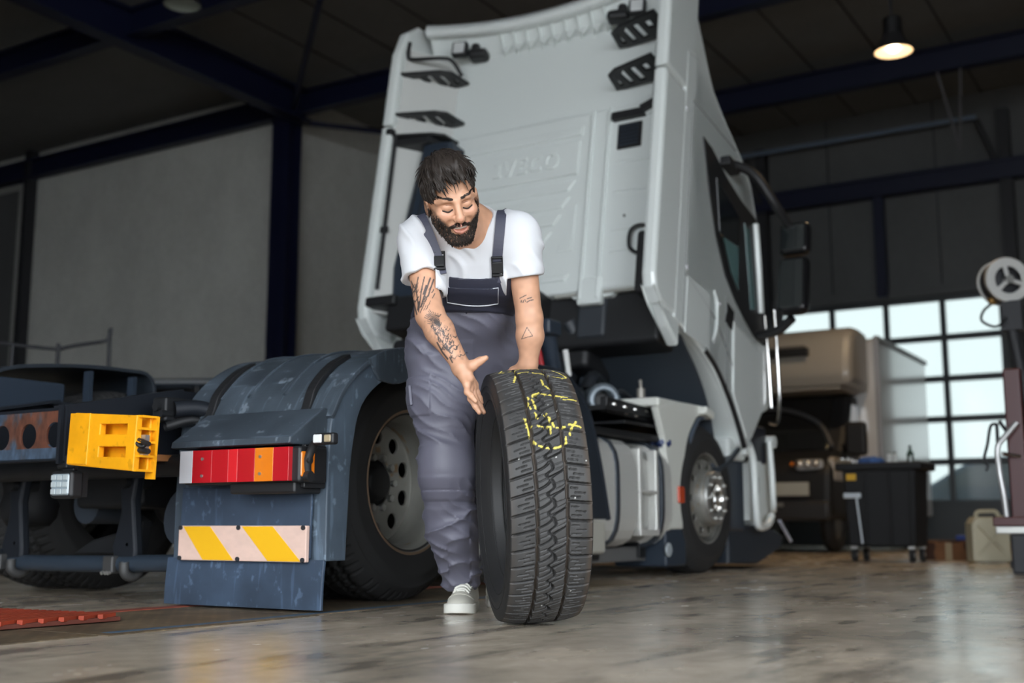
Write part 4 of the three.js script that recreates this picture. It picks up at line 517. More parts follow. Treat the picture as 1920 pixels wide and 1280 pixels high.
  const strand = (a, b, c, w) => { const cv = new THREE.QuadraticBezierCurve3(a, b, c), g = new THREE.TubeGeometry(cv, 4, w, 4), p = g.attributes.position; for (let s = 0; s <= 4; s++) { const cc = cv.getPoint(s / 4), k = 1 - (s / 4) ** 2 * .95; for (let m = 0; m <= 4; m++) { const n = s * 5 + m; p.setXYZ(n, cc.x + (p.getX(n) - cc.x) * k, cc.y + (p.getY(n) - cc.y) * k, cc.z + (p.getZ(n) - cc.z) * k); } } return g; };
  const faceZ = (x, y) => { let z = .14; for (let i = 0; i < 50; i++) { const d = headL(x, y, z); if (d < .0004) break; z -= Math.max(.0005, d * .8); } return z; };
  const onFace = (x, y, off = 0) => V(x, y, faceZ(x, y) + off);
  inHead('teeth', new THREE.SphereGeometry(1, 24, 12).scale(.027, .0075, .012).translate(0, -.0585, .0745), mat(C(.75, .72, .66), .3));
  for (const s of [-1, 1]) { { const r = rng(s + 9), L = []; for (let i = 0; i < 110; i++) { const t = r(), x = s * mix(.011, .059, t), y = .033 + .010 * Math.sin(t * 2.2) + (r() - .5) * .008 * (1 - .6 * t), l = .007 + .004 * r(); L.push(strand(onFace(x, y, -.0005), onFace(x + s * l * .5, y + .0012, .0016), onFace(x + s * l, y - .0004 + .002 * (.6 - t), .0008), .0009)); } const e = inHead('eyebrow', mg(L), hairM, 'dark eyebrow'); e.userData.kind = 'stuff'; } inHead('eyelashes', TU([[s * .016, .001, .0835], [s * .031, -.0035, .0855], [s * .047,   .002, .077]], .0022, false, 16, 6), hairM); inHead('eyelid_crease', TU([[s * .017, .014, .081], [s * .031, .0175, .082], [s * .047, .014, .072]], .0009, false, 16, 6), mat(C(.25, .11, .07), .6)); }
  const hairF = (x, y, z) => { const wv = x + .25 * (z + y) + .012 * n3(x * 30, y * 30, z * 30, 13), fl = .010 * sm(.02, .12, y) * (n3(wv * 48, y * 14, z * 12, 11) - .5) + .0075 * (n3(wv * 130, y * 26, z * 24, 12) - .5) + .004 * (n3(wv * 300, y * 40, z * 40, 14) - .5); let d = ell([-.004, .056, -.012], [.0845, .108, .106])(x, y, z); d = smin(d, ell([.004, .122, .046], [.064, .030, .048])(x, y, z), .03); d += fl; const bx = Math.max(Math.abs(x + .002) - .060 - .008 * n3(x * 90, y * 60, z * 60, 4), y - .084 - .016 * n3(x * 75, 1, z * 40, 5), .012 - z + .1 * Math.max(0, y)); d = smax(d, -bx, .006); d = smax(d, -Math.max(y - .018, -.022 - z, Math.abs(z) - .2), .006); d = smax(d, -.058 - y, .006); return d; };
  const tuft = [[[-.052, .10, .072], [-.047, .078, .088], [-.039, .064, .094]], [[-.038, .105, .08], [-.036, .082, .094], [-.027, .072, .097]], [[-.014, .105, .085], [-.004, .088, .096], [.008, .083, .098]], [[.016, .108, .085], [.028, .092, .092], [.040, .088, .088]], [[.036, .10, .075], [.048, .085, .078], [.054, .078, .074]], [[-.06, .09, .05], [-.063, .062, .064], [-.058, .046, .074]]].map(p => chain(p, [.010, .0055, .0012], .010));
  const hairAll = (x, y, z) => { let d = hairF(x, y, z); for (const t of tuft) d = smin(d, t(x, y, z), .008); return d; };
  { const r = rng(77), locks = [], dir = V(), q = V();
    for (let i = 0; i < 1500 && locks.length < 800; i++) {
      const th = r() * 2 * PI, cy = -.25 + 1.25 * r(), sy = Math.sqrt(Math.max(0, 1 - Math.min(1, cy) ** 2)); dir.set(sy * Math.cos(th), Math.min(1, cy), sy * Math.sin(th));
      let t = .2, ok = false; for (let k = 0; k < 60; k++) { q.set(0, .05, -.01).addScaledVector(dir, t); const d = hairAll(q.x, q.y, q.z); if (d < .0006) { ok = t > .085; break; } t -= Math.max(.0006, d * .7); if (t < .06) break; }
      if (!ok) continue; const flow = q.clone().sub(V(.0, .15, -.05)); flow.x *= .8; flow.add(V(.03, 0, q.y > .09 ? .035 : -.02)); flow.addScaledVector(dir, -flow.dot(dir)).normalize(); flow.x += (r() - .5) * .5; flow.y += (r() - .5) * .3;
      const L = (q.y > .08 ? .030 : .016) * (.6 + .8 * r()), lift = q.y > .08 ? .006 * r() : .001, a = q.clone().addScaledVector(dir, -.003), b = q.clone().addScaledVector(flow, L * .5).addScaledVector(dir, .001 + lift * .6), c = q.clone().addScaledVector(flow, L).addScaledVector(dir, lift - .004 - L * L * 4);
      const w = .0016 + .0014 * r(), cv = new THREE.QuadraticBezierCurve3(a, b, c), g = new THREE.TubeGeometry(cv, 4, w, 4); const p = g.attributes.position; for (let s = 0; s <= 4; s++) { const cc = cv.getPoint(s / 4), k = 1 - (s / 4) ** 2 * .95; for (let m = 0; m <= 4; m++) { const n = s * 5 + m; p.setXYZ(n, cc.x + (p.getX(n) - cc.x) * k, cc.y + (p.getY(n) - cc.y) * k, cc.z + (p.getZ(n) - cc.z) * k); } }
      locks.push(g);
    }
    const h = inHead('hair', mg(nets(hairAll, [-.11, -.07, -.13], [.11, .19, .13], .0021), locks), hairM, 'short dark brown hair'); h.userData.kind = 'stuff'; }
  const beardF = (x, y, z) => { const b = smin(smin(jaw(x, y, z), chin(x, y, z), .025), Math.min(jawL(x, y, z), jawR(x, y, z)), .025) - .0002 + .0045 * (n3(x * 330, y * 190, z * 230, 21) - .5) + .003 * (n3(x * 700, y * 400, z * 500, 22) - .5); const ax = Math.abs(x), line = -.060 + 1.35 * Math.max(0, ax - .032) - (z > .06 ? .0 : 0); let d = smax(b, (y - line) * .7, .004); d = smax(d, -ell([0, -.062, .098], [.035, .021, .04])(x, y, z), .006); d = smin(d, ell([0, -.083, .0905], [.008, .006, .006])(x, y, z) + .003 * n3(x * 300, y * 300, z * 300, 9), .004); return d; };
  inHead('beard', nets((x, y, z) => smax(beardF(x, y, z), -.012 - z, .004), [-.085, -.13, -.02], [.085, .02, .105], .0016), mat(C(.030, .018, .012), .85));
  { const r = rng(31), L = []; for (let i = 0; i < 420; i++) { const sd = r() < .5 ? -1 : 1, t = Math.pow(r(), .8), x = sd * mix(.001, .034, t), y = -.0405 - .014 * t * t - .010 * r() * (1 - .3 * t), l = .007 + .004 * r(), dx = sd * (.35 + .5 * t) * l; L.push(strand(onFace(x, y, -.001), onFace(x + dx * .5, y - l * .4, .003), onFace(x + dx, y - l * .8, .0022), .0009)); } const m = inHead('moustache', mg(L), hairM, 'dark moustache'); m.userData.kind = 'stuff';
    const q = rng(41), K = []; for (let i = 0; i < 4000 && K.length < 1500; i++) { const x = (q() - .5) * .16, y = -.125 + .135 * q(), ax = Math.abs(x); if (y > -.060 + 1.35 * Math.max(0, ax - .032) || Math.hypot(x / 1.45, y + .062) < .0225) continue; const z = faceZ(x, y); if (z < -.005) continue; const l = .006 + .004 * q(); K.push(strand(V(x, y, z - .001), V(x * 1.02, y - l * .5, z + .0022), V(x * 1.02 + (q() - .5) * .003, y - l, z + .0004), .0008)); } const b = inHead('beard_hair', mg(K), hairM, 'short dark beard'); b.userData.kind = 'stuff'; }
  // t-shirt
  const sR = cap(shR, [-.297, 1.14, -3.965], .080, .074), sL = cap(shL, [.048, 1.16, -4.075], .078, .066), dirR = V(elR[0] - shR[0], elR[1] - shR[1], elR[2] - shR[2]).normalize(), dirL = V(elL[0] - shL[0], elL[1] - shL[1], elL[2] - shL[2]).normalize();
  const fold = (x, y, z) => { const a = Math.sin((y * 60 + x * 85 + 6 * n3(x * 9, y * 9, z * 9, 41))) * .5 + .5; return .0085 * a * a * a * sm(.35, .65, n3(x * 11 + 3, y * 11, z * 11, 44)) + .005 * (n3(x * 18, y * 18, z * 18, 42) - .5); };
  const shirt = (x, y, z) => {
    let d = torso(x, y, z) - .007; d = smin(d, Math.min(sR(x, y, z), sL(x, y, z)), .05); d -= fold(x, y, z);
    const tR = (x - shR[0]) * dirR.x + (y - shR[1]) * dirR.y + (z - shR[2]) * dirR.z, tL = (x - shL[0]) * dirL.x + (y - shL[1]) * dirL.y + (z - shL[2]) * dirL.z;
    if (x < -.26 && z > -4.12) d = smax(d, tR - .152 - .004 * Math.sin(x * 90), .004); if (x > -.02 && z > -4.16) d = smax(d, tL - .150, .004);
    if (tR > .13 && x < -.2 && z > -4.1) d = smax(d, -(armR(x, y, z) - .004), .003); if (tL > .13 && x > -.05) d = smax(d, -(armL(x, y, z) - .003), .003);
    d = smax(d, -nk(x, y, z), .008); return Math.max(d, 1.10 - y);
  };
  const nk = chain([[-.168, 1.330, -3.90], [-.155, 1.42, -3.98]], [.086, .092], .02);
  onMan('t_shirt', nets(shirt, [-.44, 1.04, -4.36], [.14, 1.47, -3.88], .0042), mat(C(.66, .67, .70), .85, 0, { sheen: .2 }), person, 'white cotton t-shirt');
  // dungarees: trousers
  const legR = chain([[-.265, .96, -4.43], [-.262, .80, -4.42], [-.246, .53, -4.40], [-.228, .33, -4.48], [-.196, .135, -4.585]], [.128, .116, .101, .094, .082], .05), legL = chain([[-.09, .96, -4.46], [-.07, .78, -4.53], [-.055, .55, -4.63], [-.05, .33, -4.79], [-.05, .14, -4.94]], [.126, .112, .100, .092, .080], .05), footR = [-.196, .1, -4.585];
  const pantFold = (x, y, z) => {
    const th = Math.atan2(x - (x < -.155 ? -.24 : -.06), z + 4.43); let f = 0; const w = (y0, s) => Math.exp(-(((y - y0) / s) ** 2));
    const rg = q => 1 - 2 * Math.sqrt(Math.abs(Math.sin(q))), pk = (q, s) => sm(.42, .68, n3(x * 7 + q, y * 9, z * 7, s)); f += .009 * w(.95, .12) * rg(y * 30 + x * 22 + 2.5 * n3(x * 8, y * 8, z * 8, 51)) * pk(1, 57); f += .0075 * w(.60, .09) * rg(y * 34 + 1.6 * Math.sin(th * 1.4) + 2.5 * n3(x * 8, y * 8, z * 8, 52)) * pk(2, 58); f += .009 * w(.33, .09) * rg(y * 33 - 1.3 * th + 3 * n3(x * 8, y * 8, z * 8, 53)) * pk(3, 59); f += .009 * w(.15, .055) * rg(y * 52 + .9 * th + 2.5 * n3(x * 10, y * 10, z * 10, 54)); f += .012 * (n3(x * 6, y * 4.5, z * 6, 55) - .5) + .0045 * rg(y * 60 + x * 40 + 4 * n3(x * 10, y * 10, z * 10, 66)) * pk(5, 67);
    if (x < -.14) { f += .004 * sm(.676, .682, y) * (1 - sm(.98, 1.0, y)) * (z > -4.42 ? 1 : 0); f += .005 * sm(.412, .416, y) * (1 - sm(.448, .452, y)); f += .003 * sm(.452, .456, y) * (1 - sm(.50, .504, y)); if (x < -.30 && y > .72 && y < .87) f += .006 * sm(.72, .728, y); }
    return f;
  };
  const pelvis = (x, y, z) => smin(T0s[0](x, y, z), T0s[1](x, y, z), .07) - .012;
  const pants = (x, y, z) => { let d = smin(pelvis(x, y, z), smin(legR(x, y, z), legL(x, y, z), .015), .05); d -= pantFold(x, y, z); d = Math.max(d, y - 1.098 - .012 * Math.sin(x * 14)); if (x < -.125) d = smax(d, .072 + .2 * Math.max(0, -4.52 - z) * 0 + .10 * Math.max(0, z + 4.58) - y, .004); else d = smax(d, .07 - y, .004); return d; };
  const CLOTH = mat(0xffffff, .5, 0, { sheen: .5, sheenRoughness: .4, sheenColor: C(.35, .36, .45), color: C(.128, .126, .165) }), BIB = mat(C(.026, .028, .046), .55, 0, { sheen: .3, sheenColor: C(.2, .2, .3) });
  const ov = group('dungarees', person);
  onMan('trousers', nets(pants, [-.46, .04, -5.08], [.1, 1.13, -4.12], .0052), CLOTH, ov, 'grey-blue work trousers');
  const bibS = (x, y, z) => { let d = torso(x, y, z) - .016 - .004 * Math.sin(y * 90 + 12 * x + 3 * n3(x * 9, y * 9, z * 9, 61)) * (1 - sm(1.09, 1.16, y)) - .003 * (n3(x * 22, y * 22, z * 22, 62) - .5); d = smax(d, y - 1.176 - .05 * ((x + .14) / .11) ** 2 * .25, .003); const sl = Math.max(0, 1.195 - y); d = smax(d, -.262 - 1.7 * sl - x, .004); d = smax(d, x + .016 - 1.7 * sl, .004); return Math.max(d, 1.082 - y, -4.34 - z); };
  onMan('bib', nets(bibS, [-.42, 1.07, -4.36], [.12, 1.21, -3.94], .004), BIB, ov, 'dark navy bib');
  // straps, buckles, pocket
  const surf = (x, y, off) => { let z = -3.7; for (let i = 0; i < 60; i++) { const d = Math.min(shirt(x, y, z), torso(x, y, z) - .008) - off; if (d < .0005) break; z -= Math.max(.001, d * .8); if (z < -4.4) break; } return z; };
  const ribbon = (pts, w, th) => { const c = new THREE.CatmullRomCurve3(pts), n = 28, P = []; for (let i = 0; i <= n; i++) { const p = c.getPoint(i / n), t = c.getTangent(i / n), b = V(0, 0, 1).cross(t).normalize(), nn = t.clone().cross(b).normalize(); if (nn.z < 0) nn.negate(); for (const [s, k] of [[-1, 0], [1, 0], [1, 1], [-1, 1]]) P.push(...p.clone().addScaledVector(b, s * w).addScaledVector(nn, k * th).toArray()); } const id = []; for (let i = 0; i < n; i++) for (let k = 0; k < 4; k++) { const a = i * 4 + k, b = i * 4 + (k + 1) % 4; id.push(a, a + 4, b, b, a + 4, b + 4); } id.push(0, 1, 2, 0, 2, 3, n * 4, n * 4 + 2, n * 4 + 1, n * 4, n * 4 + 3, n * 4 + 2); const g = new THREE.BufferGeometry(); g.setAttribute('position', new THREE.Float32BufferAttribute(P, 3)); g.setIndex(id); const q = g.toNonIndexed(); q.computeVertexNormals(); return q; };
  const strapM = mat(C(.062, .064, .095), .6);
  const path = (a, off = .002) => a.map(([x, y]) => V(x, y, surf(x, y, off)));
  for (const [pts, bx, by] of [[[[-.318, 1.385], [-.300, 1.345], [-.281, 1.30], [-.262, 1.25], [-.246, 1.20], [-.240, 1.168]], -.250, 1.216], [[[-.034, 1.432], [-.038, 1.39], [-.042, 1.34], [-.048, 1.28], [-.053, 1.22], [-.055, 1.168]], -.053, 1.218]]) {
    const p = path(pts); p.unshift(V(p[0].x - .004, p[0].y + .012, p[0].z - .06)); onMan('strap', ribbon(p, .0175, .004), strapM, ov);
    const a = V(bx, by + .03, surf(bx, by + .03, .006)), b = V(bx + .003, by - .03, surf(bx + .003, by - .03, .006)), mid = a.clone().add(b).multiplyScalar(.5), y = a.clone().sub(b).normalize(), x = V(1, 0, 0).addScaledVector(y, -y.x).normalize(), M4 = new THREE.Matrix4().makeBasis(x, y, x.clone().cross(y)).setPosition(mid);
    const bk = group('buckle', ov); const ab = (n, g) => onMan(n, g.applyMatrix4(M4), BLACKP, ov);
    ov.remove(bk); ab('buckle', mg(B(.037, .042, .012, 0, -.004, .004, .004), B(.041, .008, .012, 0, .032, .003, .003), B(.041, .008, .010, 0, -.032, .003, .003), B(.006, .07, .008, -.0175, 0, .002, .002), B(.006, .07, .008, .0175, 0, .002, .002)));
  }
  const bsurf = (x, y, off) => { let z = -3.7; for (let i = 0; i < 60; i++) { const d = bibS(x, y, z) - off; if (d < .0005) break; z -= Math.max(.001, d * .7); if (z < -4.3) break; } return z; };
  const line = (pts, r, m, name) => onMan(name, new THREE.TubeGeometry(new THREE.CatmullRomCurve3(pts.map(([x, y]) => V(x, y, bsurf(x, y, .002)))), 30, r, 6), m, ov);
  const pipe = mat(C(.55, .56, .6), .6);
  line([[-.228, 1.148], [-.19, 1.142], [-.14, 1.138], [-.09, 1.143], [-.048, 1.150]], .0016, pipe, 'pocket_piping'); line([[-.230, 1.104], [-.19, 1.100], [-.14, 1.097], [-.09, 1.100], [-.050, 1.108]], .0022, pipe, 'pocket_piping');
  line([[-.229, 1.147], [-.230, 1.126], [-.230, 1.105]], .0012, pipe, 'pocket_piping'); line([[-.048, 1.149], [-.049, 1.13], [-.050, 1.109]], .0012, pipe, 'pocket_piping');
  onMan('bib_pocket', nets((x, y, z) => Math.max(bibS(x, y, z) - .004, Math.abs(x + .139) - .089, Math.abs(y - 1.124 - .2 * (x + .139) ** 2 * 3) - .021), [-.24, 1.09, -4.2], [-.04, 1.16, -3.95], .003), BIB, ov);
  mesh('fly_seam', TU([[-.165, 1.09, -4.16], [-.167, 1.02, -4.27], [-.168, .95, -4.287]].map(p => p.map((q, i) => q - FOOT[i])), .003), BIB, ov);
  mesh('pocket_flap', B(.012, .075, .05, 0, 0, 0, .004, [0, .3, .12]).translate(-.384 - FOOT[0], .80, -4.36 - FOOT[2]), CLOTH, ov);
  // shoes
  const foot2 = (x, z) => { const t = clamp((z + .10) / .195, 0, 1); return Math.hypot(x, z + .10 - t * .195) - mix(.040, .054, t); };
  const sole = (x, y, z) => smax(foot2(x, z) - .006, Math.abs(y - .018 - .006 * sm(.10, .16, z)) - .018, .004);
  const upper = (x, y, z) => { let d = ell([0, .03, .075], [.052, .042, .08])(x, y, z); d = smin(d, ell([0, .045, -.02], [.046, .062, .11])(x, y, z), .03); d = smin(d, cap([0, .06, -.085], [0, .10, -.085], .042, .042)(x, y, z), .03); d = smax(d, .018 - y, .004); return smax(d, y - .115, .004); };
  const shoeW = mat(C(.62, .60, .52), .6), soleW = mat(C(.78, .77, .70), .55);
  for (const [x, y, z, ry, rx] of [[-.183, 0, -4.535, -.1, 0], [-.052, .0, -4.90, .12, 0]]) {
    const s = group('shoe', person); s.position.set(x - FOOT[0], y - FOOT[1], z - FOOT[2]); s.rotation.set(rx, ry, 0);
    mesh('shoe_upper', nets(upper, [-.09, 0, -.17], [.09, .14, .18], .0035), shoeW, s); mesh('shoe_sole', nets(sole, [-.09, -.01, -.18], [.09, .05, .18], .0035), soleW, s);
    const top = (x, z) => { let y = .16; for (let i = 0; i < 50; i++) { const d = upper(x, y, z); if (d < .0005) break; y -= Math.max(.0006, d * .8); } return y; };
    mesh('tongue', nets((x, y, z) => Math.max(upper(x, y, z) - .003, Math.abs(x) - .016, z - .075, -.06 - z, .05 - y), [-.03, .03, -.08], [.03, .14, .09], .0035), soleW, s);
    for (let i = 0; i < 5; i++) { const zz = .066 - i * .024; mesh('lace', TU([-.03, -.018, 0, .018, .03].map(x => [x, top(x, zz + .004 * (1 - Math.abs(x) / .03)) + (Math.abs(x) > .025 ? 0 : .0045), zz]), .0038, false, 20, 6), soleW, s); for (const q of [-1, 1]) mesh('eyelet', CY([q * .031, top(q * .031, zz) - .002, zz], [q * .032, top(q * .031, zz) + .0012, zz], .004, 10), mat(C(.2, .19, .17), .5), s); }
    mesh('toe_seam', TU([[-.048, .07], [-.036, .088], [-.018, .096], [0, .099], [.018, .096], [.036, .088], [.048, .07]].map(([x, z]) => [x, top(x, z), z]), .0024, false, 24, 6), mat(C(.5, .48, .42), .7), s);
  }
}
// ---------- pendant lamps ----------
function pendant(x, y, z, lit, label) {
  const p = thing('pendant_lamp', label, 'lamp', x, y, z, 0, 'bell-shaped hall lamps');
  mesh('lamp_shade', LA([[.205, 0], [.212, .004], [.205, .02], [.185, .05], [.15, .10], [.118, .16], [.105, .20], [.105, .21], [.098, .205], [.11, .16], [.142, .10], [.178, .05], [.198, .015], [.205, 0]], 48), mat(C(.02, .02, .022), .5), p);
  mesh('lamp_housing', mg(LA([[0, .40], [.07, .40], [.09, .385], [.1, .36], [.1, .22], [.108, .205], [0, .205]], 32)), BLACKP, p);
  const gm = lit ? mat(C(.9, .8, .6), .5, 0, { emissive: C(1, .62, .30), emissiveIntensity: 1.1 }) : mat(C(.30, .34, .30), .25, 0, { clearcoat: .6 });
  mesh(lit ? 'lamp_glass' : 'lamp_reflector', LA([[0, .06], [.08, .055], [.14, .035], [.185, .012], [.196, .006]], 40), gm, p, lit ? 'glowing warm lamp face' : 'unlit pale reflector');
  if (lit) mesh('lamp_bulb', new THREE.SphereGeometry(.07, 24, 16).scale(1, .8, 1).translate(0, .055, 0), mat(C(1, 1, .9), .5, 0, { emissive: C(1, .86, .62), emissiveIntensity: 6 }), p);
  mesh('suspension_chain', CY([0, .39, 0], [-.04, 1.9, -.13], .012, 8), DARK, p); mesh('power_cable', TU([[0, .39, 0], [.02, .7, .0], [.03, 1.9, .03]], .009, false, 20, 6), DARK, p);
  if (lit) { const l = new THREE.SpotLight(C(1, .72, .42), 16, 0, 1.2, .8, 2); l.position.set(0, -.03, 0); l.target.position.set(0, -3, 0); l.shadow.radius = 6; l.castShadow = true; p.add(l, l.target); l.name = 'lamp_light'; l.target.name = 'lamp_aim'; }
  return p;
}
pendant(8.33, 5.36, .31, true, 'lit bell-shaped pendant lamp glowing warm above the far gate');
pendant(4.5, 6.02, -6.45, false, 'unlit pendant lamp under the blue beams at the upper left');

// ---------- motorhome by the gate ----------
{
  const v = thing('motorhome', 'cream motorhome with a dark cab parked before the glazed gate', 'motorhome', 10.9, 0, -1.9);
  const CREAM = mat(C(.31, .285, .25), .45, 0, { clearcoat: .3 }), BOXW = mat(C(.52, .51, .50), .25, 0, { clearcoat: .8, clearcoatRoughness: .08 }), BLK = mat(C(.006, .006, .007), .6);
  mesh('body_box', BB(.35, 3.2, .45, 2.74, -1.15, 1.14, .05), BOXW, v); mesh('box_frame', mg(BB(.33, .40, .5, 2.76, 1.10, 1.17, .02), BB(.36, 3.2, 2.70, 2.77, 1.10, 1.17, .02)), mat(C(.30, .30, .31), .4, .3), v);
  const s = shape([...curvePts([[-.52, 2.06], [-.56, 2.2], [-.50, 2.5], [-.38, 2.72], [-.15, 2.82], [.36, 2.80]], 24), [.36, 2.02], [-.1, 2.04]]);
  mesh('overcab', EX(s, 2.18, .10).translate(0, 0, -1.14), CREAM, v, 'cream overcab'); mesh('overcab_slot', BB(-.60, -.50, 2.44, 2.54, -.9, .52, .01), BLK, v); mesh('slot_bar', BB(-.61, -.59, 2.545, 2.56, -.3, .50), CHROME, v); mesh('overcab_sill', BB(-.5, .3, 2.0, 2.05, -1.1, .9, .02), mat(C(.3, .27, .23), .5), v);
  mesh('marker_lamp', new THREE.SphereGeometry(.05, 16, 10).translate(-.32, 2.1, .78), CHROME, v);
  const cs = shape([...curvePts([[-.98, .4], [-1.0, .7], [-.95, 1.0], [-.80, 1.12], [-.35, 1.25]], 16), [.05, 1.98], [.4, 2.0], [.4, .4]]);
  mesh('van_cab', EX(cs, 1.95, .08).translate(0, 0, -1.08), BLK, v, 'dark van cab');
  mesh('windscreen', B(.02, .80, 1.55, -.16, 1.62, -.12, .01, [0, 0, -.5]), mat(C(.012, .014, .016), .06, 0, { clearcoat: 1 }), v); mesh('windscreen_arch', TU([[-.22, 1.42, -.95], [-.12, 1.78, -.5], [-.1, 1.82, 0], [-.2, 1.62, .5], [-.36, 1.3, .72]], .03, false, 50), mat(C(.12, .12, .12), .3, .4), v);
  mesh('side_window', EX(shape([[-.22, 1.35], [.0, 1.85], [.3, 1.85], [.3, 1.35]]), .02).translate(0, 0, .865), mat(C(.10, .13, .15), .1, 0, { clearcoat: 1 }), v);
  for (const z of [-.85, .60]) { const h = group('headlamp', v); mesh('lamp_glass', B(.08, .14, .34, -.93, 1.05, z, .04, [0, .15 * Math.sign(z), -.3]), mat(C(.30, .31, .32), .1, 0, { clearcoat: 1 }), h); for (let i = 0; i < 3; i++) mesh('reflector', new THREE.SphereGeometry(.045, 14, 10).translate(-.975, 1.06, z - .11 + i * .1), CHROME, h); mesh('indicator', new THREE.SphereGeometry(.025, 12, 8).translate(-.985, 1.06, z - .2), AMBL, h); }
  mesh('grille', BB(-1.02, -.96, .62, .86, -.55, .15, .02), BLK, v); mesh('number_plate', BB(-1.06, -1.04, .68, .84, .12, .62, .005), mat(C(.45, .44, .38), .5), v); mesh('bumper', BB(-1.05, -.9, .38, .62, -1.05, .85, .05), mat(C(.03, .03, .032), .5), v); mesh('bumper_strip', BB(-1.07, -1.05, .55, .6, -.3, .3), STEEL, v);
  mesh('wing_mirror', mg(B(.12, .42, .26, -.45, 1.38, 1.05, .05), CY([-.4, 1.3, .86], [-.43, 1.3, 1.0], .03)), BLK, v, 'black wing mirror');
  mesh('wing', B(.5, .30, .1, -.62, 1.0, .84, .05), mat(C(.35, .31, .26), .35), v);
  for (const [x, z] of [[-.45, .72], [-.45, -1.0], [2.3, .95], [2.3, -1.0]]) { const w = group('wheel', v); w.position.set(x, .34, z); mesh('tyre', new THREE.TorusGeometry(.25, .09, 14, 40), RUB, w); mesh('rim', LZ([[0, .05], [.1, .04], [.19, .06], [.19, -.06]], 24), STEEL, w); }
}
// ---------- tool trolley and what stands on it ----------
const wire = (pts, r, m = DARK) => TU(pts, r, false, pts.length * 6, 8);
{
  const t = thing('tool_trolley', 'black wheeled tool trolley in front of the motorhome', 'trolley', 7.24, 0, .27);
  const bk = mat(C(.004, .0045, .006), .75);
  mesh('trolley_body', (() => { const g = BB(-.26, .26, .13, .84, -.33, .33, .03); const p = g.attributes.position; for (let i = 0; i < p.count; i++) { const k = .92 + .10 * (p.getY(i) - .13) / .71; p.setX(i, p.getX(i) * k); p.setZ(i, p.getZ(i) * k); } return g; })(), bk, t);
  mesh('trolley_rim', BB(-.30, .30, .83, .90, -.39, .40, .02), bk, t);
  for (const z of [-.1, .12, .3]) mesh('body_rib', B(.02, .66, .02, -.27, .48, z - .02, .006), bk, t);
  mesh('trolley_handle', mg(B(.03, .05, .16, -.28, .60, -.24, .01), CY([-.29, .6, -.2], [-.29, .16, -.16], .008, 8)), mat(C(.55, .6, .64), .35, .3), t, 'pale handle bar'); mesh('warning_sticker', BB(-.275, -.268, .74, .80, -.29, -.20, .002), mat(C(.6, .35, .02), .5), t, 'yellow sticker');
  for (const [x, z] of [[-.2, -.26], [-.2, .26], [.2, -.26], [.2, .26]]) { const w = group('castor', t); w.position.set(x, .06, z); mesh('castor_wheel', CY([0, 0, -.02], [0, 0, .02], .06, 20), RUB, w); mesh('castor_hub', CY([0, 0, -.024], [0, 0, .024], .022, 14), STEEL, w); mesh('castor_fork', mg(BB(-.03, .03, .05, .09, -.03, .03, .005)), STEEL, w); }
  const on = (n, l, c, x, z) => thing(n, l, c, 7.24 + x, .90, .27 + z, 0, 'things on the tool trolley');
  let o = on('rag', 'crumpled blue rag on the tool trolley', 'rag', -.1, -.09); mesh('cloth', (() => { const g = new THREE.SphereGeometry(.09, 24, 14).scale(1, .45, 1.3); const p = g.attributes.position; for (let i = 0; i < p.count; i++) { const k = .8 + .5 * n3(p.getX(i) * 30, p.getY(i) * 30, p.getZ(i) * 30, 5); p.setXYZ(i, p.getX(i) * k, Math.max(0, p.getY(i) * k + .02), p.getZ(i) * k); } g.computeVertexNormals(); return g; })(), mat(C(.03, .09, .25), .8), o);
  for (const [z, l] of [[.06, 'first white spray can right of the blue rag'], [.115, 'second white spray can right of the blue rag']]) { o = on('spray_can', l, 'can', -.06, z); mesh('can', LA([[0, 0], [.022, 0], [.024, .005], [.024, .075], [.016, .088], [.01, .09], [0, .09]], 20), mat(C(.55, .55, .52), .35), o); mesh('can_cap', LA([[.012, .088], [.012, .105], [0, .107]], 14), mat(C(.1, .1, .1), .4), o); }
  o = on('bottle', 'dark upright bottle near the right end of the tool trolley', 'bottle', 0, .24); mesh('bottle_body', LA([[0, 0], [.03, 0], [.032, .01], [.032, .09], [.014, .12], [.012, .15], [0, .15]], 24), mat(C(.03, .06, .04), .1, 0, { clearcoat: 1 }), o); mesh('bottle_cap', LA([[.014, .145], [.014, .165], [0, .166]], 14), DARK, o);
  o = on('bolt_tray', 'small bright metal tray at the left end of the tool trolley', 'tray', -.14, -.315); mesh('tray', mg(BB(-.08, .08, 0, .01, -.08, .08, .003), BB(-.08, -.07, 0, .04, -.08, .08, .003), BB(.07, .08, 0, .04, -.08, .08, .003)), CHROME, o); for (let i = 0; i < 5; i++) mesh('socket', CY([-.05 + i * .025, .01, -.03 + (i % 2) * .05], [-.05 + i * .025, .05, -.03 + (i % 2) * .05], .014, 14), CHROME, o);
}
